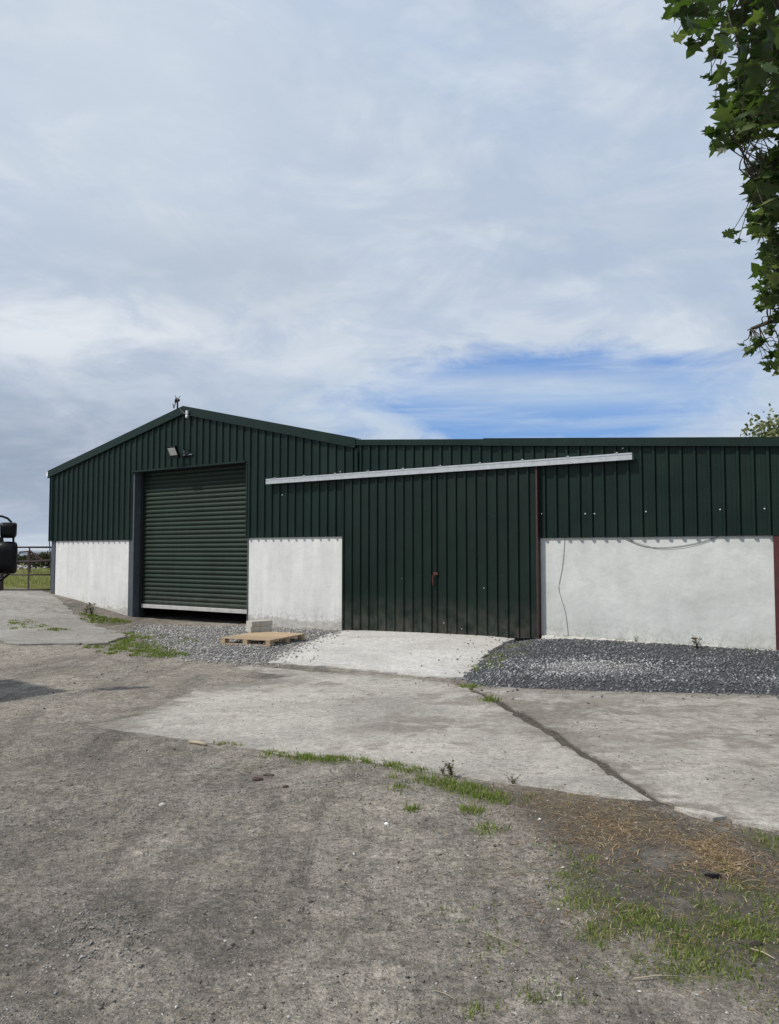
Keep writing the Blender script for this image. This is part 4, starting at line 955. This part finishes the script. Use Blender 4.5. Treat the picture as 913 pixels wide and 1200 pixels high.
# hand placed tips
for x_, y_, Yd, m in [(792,40,5.4,1),(785,8,5.4,2),(797,14,5.4,2),(810,24,5.4,3),(832,20,5.4,4),(845,36,5.4,3),(822,8,5.4,3),(835,95,5.9,2),(831,86,5.9,1),(838,118,6.0,3),(834,150,6.1,3),(832,168,6.1,2),(845,160,6.1,4),(858,272,7.2,3),(866,280,7.2,2),(872,404,8.4,3),(880,410,8.4,3),(895,425,8.4,3),(890,400,8.4,4),(903,432,8.4,2),(905,415,8.4,5),(885,395,8.4,4),(900,385,8.3,6),(908,370,8.3,6),(890,360,8.2,4),(897,340,8.1,5)]:
    cluster(atY(x_, y_, Yd), m, .088, .028, True, True)
# the rest of the crown, outside the frame
for i in range(520):
    c = trunk_xy[0]+r2.normal(0,1.9), trunk_xy[1]-.4+r2.normal(0,1.7), r2.uniform(3.6,8.8)
    px_x = CX+F*c[0]/c[1]
    if px_x < 960 and c[1] > 0: continue
    cluster(c, 7, .14, .2, i % 3 == 0)
LP_ = np.array([a_ for a_, b_ in Lpos]); LS = np.array([b_ for a_, b_ in Lpos]); n = len(LP_)
# each leaf: blade hangs outward from its stalk, face mostly up
yaw = r2.random(n)*2*PI; pit = r2.normal(-.55,.45,n); roll = r2.normal(0,.5,n)
ey = np.stack([np.cos(yaw)*np.cos(pit), np.sin(yaw)*np.cos(pit), np.sin(pit)], 1)
ex = np.stack([-np.sin(yaw), np.cos(yaw), 0*yaw], 1); ez = np.cross(ex, ey)
ex2 = ex*np.cos(roll)[:,None]+ez*np.sin(roll)[:,None]; ez2 = np.cross(ex2, ey)
V = LP_[:,None,:]+LS[:,None,None]*(Lx[None,:,None]*ex2[:,None,:]+Ly[None,:,None]*ey[:,None,:]+Lz[None,:,None]*ez2[:,None,:])
Fc = (leaf_fc[None]+(np.arange(n)*(nl+1))[:,None,None]).reshape(-1,3)
npmesh('crown', V.reshape(-1,3)-np.array([*trunk_xy,0]), Fc, M['leaf'], syc, attrs={'rnd': np.repeat(np.clip(r2.beta(2,2.4,n),0,1), nl+1)}, smooth=True)
obj('twigs', twig, M['bark'], syc)

# pale tree beyond the shed roof
def far_tree(px, py, Yd, rx, rz, n, label, seed):
    c = atY(px, py, Yd); e = empty('far_tree', (c[0], c[1], 0), label, 'tree')
    leafcloud(c[0], c[1], c[2]-rz, rx, rx, rz, n, .10, M['leaf2'], 'crown', e, .42, seed)
    m_ = MB(); m_.tube([(c[0],c[1],0),(c[0]+.1,c[1],2.5),(c[0],c[1],c[2]-rz)], [.22,.16,.08], 8)
    for i in range(8):
        a_ = i*.8; m_.tube([(c[0],c[1],c[2]-rz*1.6),(c[0]+math.cos(a_)*rx*.4,c[1]+math.sin(a_)*rx*.4,c[2]-rz*.9),(c[0]+math.cos(a_)*rx*.8,c[1]+math.sin(a_)*rx*.8,c[2]-rz*.5)], [.06,.04,.012], 6)
    obj('trunk', m_, M['bark'], e)
far_tree(907, 500, 33, 1.5, 2.0, 12000, 'pale green tree top showing over the right end of the roof', 3)

# ------------------------------------------------------------------ weeds, sticks, lumps
def weed(px, py, z, h, n, label, seed, spread=.35):
    c = atz(px, py, z); r3 = random.Random(seed); e = empty('weed', (c[0], c[1], float(gz_full(np.array([c[0]]), np.array([c[1]]))[0])), label, 'weed')
    z0 = e.location.z; st = MB(); V_ = []; F_ = []; R_ = []
    for i in range(n):
        a_ = r3.uniform(0,2*PI); hh_ = h*r3.uniform(.55,1); tip = (c[0]+math.cos(a_)*hh_*spread, c[1]+math.sin(a_)*hh_*spread, z0+hh_); mid = (c[0]+math.cos(a_)*hh_*spread*.3, c[1]+math.sin(a_)*hh_*spread*.3, z0+hh_*.55)
        st.tube([(c[0],c[1],z0-.01), mid, tip], [h*.015,h*.012,h*.006], 5)
        for k in range(9):
            t = r3.uniform(.15,1); b_ = Vector((c[0],c[1],z0)).lerp(Vector(tip), t); s_ = h*.11*r3.uniform(.6,1.3); d_ = Vector((r3.gauss(0,1),r3.gauss(0,1),r3.gauss(.2,.5))).normalized(); w_ = d_.cross(Vector((r3.gauss(0,1),r3.gauss(0,1),1))).normalized()
            o_ = len(V_); V_ += [b_, b_+d_*s_+w_*s_*.45, b_+d_*s_*2.1, b_+d_*s_-w_*s_*.45]; F_.append((o_,o_+1,o_+2,o_+3)); R_ += [r3.random()]*4
    obj('stem', st, M['weed'], e)
    npmesh('leaves', np.array([list(v_) for v_ in V_])-np.array(e.location), np.array(F_), M['weed'], e, attrs={'rnd': R_})
weed(529, 911, 0, .11, 8, 'reddish brown leafy weed rising above the verge grass', 1)
weed(519, 909, 0, .07, 6, 'small leafy weed left of the reddish weed at the slab edge', 2)
weed(600, 918, 0, .06, 10, 'low dead brown weed mat at the slab edge', 3, 1.3)
weed(107, 723, .03, .30, 7, 'upright weed against the foot of the white wall by the gate', 4)
weed(101, 722, .05, .20, 5, 'shorter weed left of the upright one at the white wall foot', 7)
weed(817, 766, .08, .22, 8, 'leafy weed at the foot of the grey wall', 5)
weed(746, 757, .1, .12, 4, 'tiny weed stalk at the middle of the grey wall foot', 6)
def stick(p0, p1, r, label, mt='dock', z=.012):
    a_ = atz(*p0, z); b_ = atz(*p1, z); g1 = gz_full(np.array([a_[0], b_[0]]), np.array([a_[1], b_[1]]))
    m_ = MB(); mid = (a_+b_)/2; m_.tube([(a_[0],a_[1],g1[0]+z), (mid[0]+.004,mid[1]+.006,(g1[0]+g1[1])/2+z+.003), (b_[0],b_[1],g1[1]+z)], r, 6); tag(obj('stick', m_, M[mt], smooth=True), label, 'stick')
stick((742,1146), (794,1144), .0022, 'pale straight stick lying near the lower right grass')
stick((560,1085), (630,1118), .0013, 'long thin pale stalk lying on the dirt in the middle right', z=.006)
stick((880,1110), (908,1122), .003, 'bleached stick at the right edge below the grass')
stick((508,1158), (534,1170), .0012, 'short thin stalk on the dirt near the bottom', z=.006)
stick((222,869), (242,872.5), .014, 'whitish splinter of wood at the slab edge')
def lump(px, py, s, mt, label, cat='stone', name='stone', seed=1):
    c = atz(px, py); z0 = float(gz_full(np.array([c[0]]), np.array([c[1]]))[0]); r3 = random.Random(seed); m_ = MB(); vs = []
    import bmesh
    bm = bmesh.new(); bmesh.ops.create_icosphere(bm, subdivisions=2, radius=1)
    for v_ in bm.verts:
        k = 1+.28*math.sin(v_.co.x*3+seed)*math.cos(v_.co.y*4+seed*2)+r3.uniform(-.13,.13); v_.co = Vector((v_.co.x*s[0]*k, v_.co.y*s[1]*k, v_.co.z*s[2]*k))
    me_ = bpy.data.meshes.new(name); bm.to_mesh(me_); bm.free(); o = link(name, me_, M[mt]); o.location = (c[0], c[1], z0+s[2]*.4); tag(o, label, cat)
lump(302, 916, (.035,.02,.016), 'rustiron', 'rusty brown lump on the dirt below the slab edge', 'lump', 'lump', 2)
lump(315, 911, (.04,.02,.010), 'bark', 'flat brown clod beside the rusty lump', 'clod', 'clod', 3)
lump(335, 925, (.02,.015,.012), 'rustiron', 'small dark stone right of the rusty lump', seed=4)
lump(836, 1026, (.045,.025,.012), 'black', 'flat black scrap lying by the dry straw', 'scrap', 'scrap', 5)
lump(752, 1037, (.03,.018,.008), 'bark', 'small brown clod among the lower right weeds', 'clod', 'clod', 6)
lump(880, 1105, (.05,.02,.015), 'bark', 'dark root clod under the right hand grass', 'clod', 'clod', 7)
lump(190, 946, (.02,.015,.014), 'blk', 'whitish stone alone on the left dirt', seed=8)
lump(453, 965, (.014,.012,.010), 'white', 'small bright white pebble in the middle of the yard', seed=9)

# ------------------------------------------------------------------ light, sky, camera
sun_el = math.radians(52); sdir = Vector((-.93, -.36, 0)).normalized()
sv = Vector((sdir.x*math.cos(sun_el), sdir.y*math.cos(sun_el), math.sin(sun_el)))
ld = bpy.data.lights.new('sun', 'SUN'); ld.energy = 3.5; ld.angle = math.radians(2.0); ld.color = (1, .945, .87)
lo = bpy.data.objects.new('sun', ld); COL.objects.link(lo); lo.rotation_euler = sv.to_track_quat('Z', 'Y').to_euler(); lo.location = (0,0,30)
w = bpy.data.worlds.new('World'); sc.world = w; w.use_nodes = True; nt = w.node_tree; t = NT(nt)
bg = nt.nodes['Background']; bg.inputs[1].default_value = .10
sky = t.n('ShaderNodeTexSky', sky_type='NISHITA'); sky.sun_disc = False; sky.sun_elevation = sun_el; sky.sun_rotation = math.atan2(sdir.x, sdir.y); sky.air_density = 1.0; sky.dust_density = .6
tc = t.n('ShaderNodeTexCoord'); sep = t.n('ShaderNodeSeparateXYZ'); t.l(tc.outputs['Generated'], sep.inputs[0])
vx, vy, vz = sep.outputs
zz = t.math('ADD', t.math('MAXIMUM', vz, 0.0), .10)
cmb = t.n('ShaderNodeCombineXYZ'); t.l(t.math('DIVIDE', vx, zz), cmb.inputs[0]); t.l(t.math('DIVIDE', vy, zz), cmb.inputs[1])
cl = cmb.outputs[0]
az = t.math('ARCTAN2', vx, vy); el = t.math('ARCSINE', vz)
def gauss(a0, e0, ra_, re_, rot=0):
    da = t.math('SUBTRACT', az, math.radians(a0)); de = t.math('SUBTRACT', el, math.radians(e0))
    c_, s_ = math.cos(math.radians(rot)), math.sin(math.radians(rot))
    u_ = t.math('ADD', t.math('MULTIPLY', da, c_), t.math('MULTIPLY', de, s_)); v_ = t.math('SUBTRACT', t.math('MULTIPLY', de, c_), t.math('MULTIPLY', da, s_))
    u_ = t.math('DIVIDE', u_, math.radians(ra_)); v_ = t.math('DIVIDE', v_, math.radians(re_))
    return t.math('POWER', 2.718, t.math('MULTIPLY', t.math('ADD', t.math('MULTIPLY', u_, u_), t.math('MULTIPLY', v_, v_)), -1.0))
n_big = t.noise(cl, .55, 4, .55, .5); n_med = t.noise(cl, 1.5, 6, .6, .7); 
vecs = t.coord('Generated', (3.0,3.0,8.0)); n_lump = t.noise(vecs, 2.2, 7, .62, .4)
vecw = t.coord('Generated', (2.0,2.0,26.0)); n_wisp = t.noise(vecw, 2.4, 6, .6, .6)
vec0 = t.coord('Generated', (1,1,1.6)); n_soft = t.noise(vec0, 2.6, 3, .5, .3)
ccol = t.mix(t.ramp(n_soft, [(.35,0.0),(.65,1.0)]), (4.75,5.65,7.15), (5.75,6.55,7.65))
ccol = t.mix(t.math('MULTIPLY', t.ramp(n_lump, [(.45,0.0),(.60,1.0)]), .6), ccol, (7.3,7.85,8.4))
ccol = t.mix(t.math('MULTIPLY', t.ramp(t.noise(t.coord('Generated', (2.2,2.2,4.4)), 1.9, 6, .6, .8), [(.40,1.0),(.56,0.0)]), .55), ccol, (4.2,5.1,6.5))
ccol = t.mix(t.math('MULTIPLY', t.ramp(n_med, [(.35,1.0),(.58,0.0)]), .35), ccol, (4.0,4.9,6.5))
# brighter veil high on the left, bluer thin veil high centre
ccol = t.mix(t.math('MULTIPLY', gauss(-20,32,16,14), .55), ccol, (6.8,7.5,8.2))
ccol = t.mix(t.math('MULTIPLY', gauss(-4,37,20,3.5,-25), .35), ccol, (4.9,6.1,7.9))
# grey cloud base low on the left
lowl = t.math('MULTIPLY', gauss(-24,6,17,6), t.ramp(n_lump, [(.38,1.0),(.66,.45)])); ccol = t.mix(lowl, ccol, (3.1,3.75,4.85))
band = t.math('MULTIPLY', gauss(-22,15.5,13,3.0,4), t.ramp(n_lump, [(.40,0.0),(.60,1.0)])); ccol = t.mix(t.math('MULTIPLY', band, .95), ccol, (7.7,8.1,8.6))
mid = t.math('MULTIPLY', gauss(-12,20,10,3,0), .45); ccol = t.mix(mid, ccol, (4.3,5.0,5.9))
# blue opening low on the right with wisps
hole = t.math('ADD', t.math('MULTIPLY', gauss(10.5,11.4,14,3.9,1), 1.30), t.math('MULTIPLY', t.math('SUBTRACT', n_lump, .5), -1.3))
hole = t.ramp(hole, [(.32,0.0),(.72,1.0)])
wisp = t.ramp(n_wisp, [(.40,0.0),(.66,1.0)])
streak = t.math('MULTIPLY', gauss(11,11.9,18,1.3,-2), t.ramp(n_wisp, [(.30,.75),(.60,1.15)]))
hf = t.math('MULTIPLY', hole, t.math('SUBTRACT', 1.0, t.math('MAXIMUM', t.math('MULTIPLY', wisp, .55), t.math('MULTIPLY', streak, .80))))
skyb = t.mix(1, sky.outputs[0], (1.25,1.35,1.45), 'MULTIPLY')
skyb = t.mix(.7, skyb, (1.35,3.0,6.9))
ccol = t.mix(t.math('MULTIPLY', gauss(11,10.6,17,2.2), .6), ccol, (5.4,6.9,8.4))
fin = t.mix(hf, ccol, skyb)
# below the horizon: dull ground light
fin = t.mix(t.ramp(vz, [(0.0,1.0),(.004,0.0)]), fin, (2.2,2.5,3.0))
t.l(fin, bg.inputs[0])

cam = bpy.data.cameras.new('camera'); co = bpy.data.objects.new('camera', cam); COL.objects.link(co)
co.location = (0,0,EYE); co.rotation_euler = (PI/2+PITCH, 0, 0)
cam.sensor_fit = 'VERTICAL'; cam.sensor_height = 36; cam.lens = F/1200*36; cam.clip_end = 8000; cam.clip_start = .05
sc.camera = co
sc.view_settings.view_transform = 'Standard'; sc.view_settings.look = 'None'; sc.view_settings.exposure = 0; sc.view_settings.gamma = 1
sc.cycles.max_bounces = 6; sc.cycles.use_denoising = True
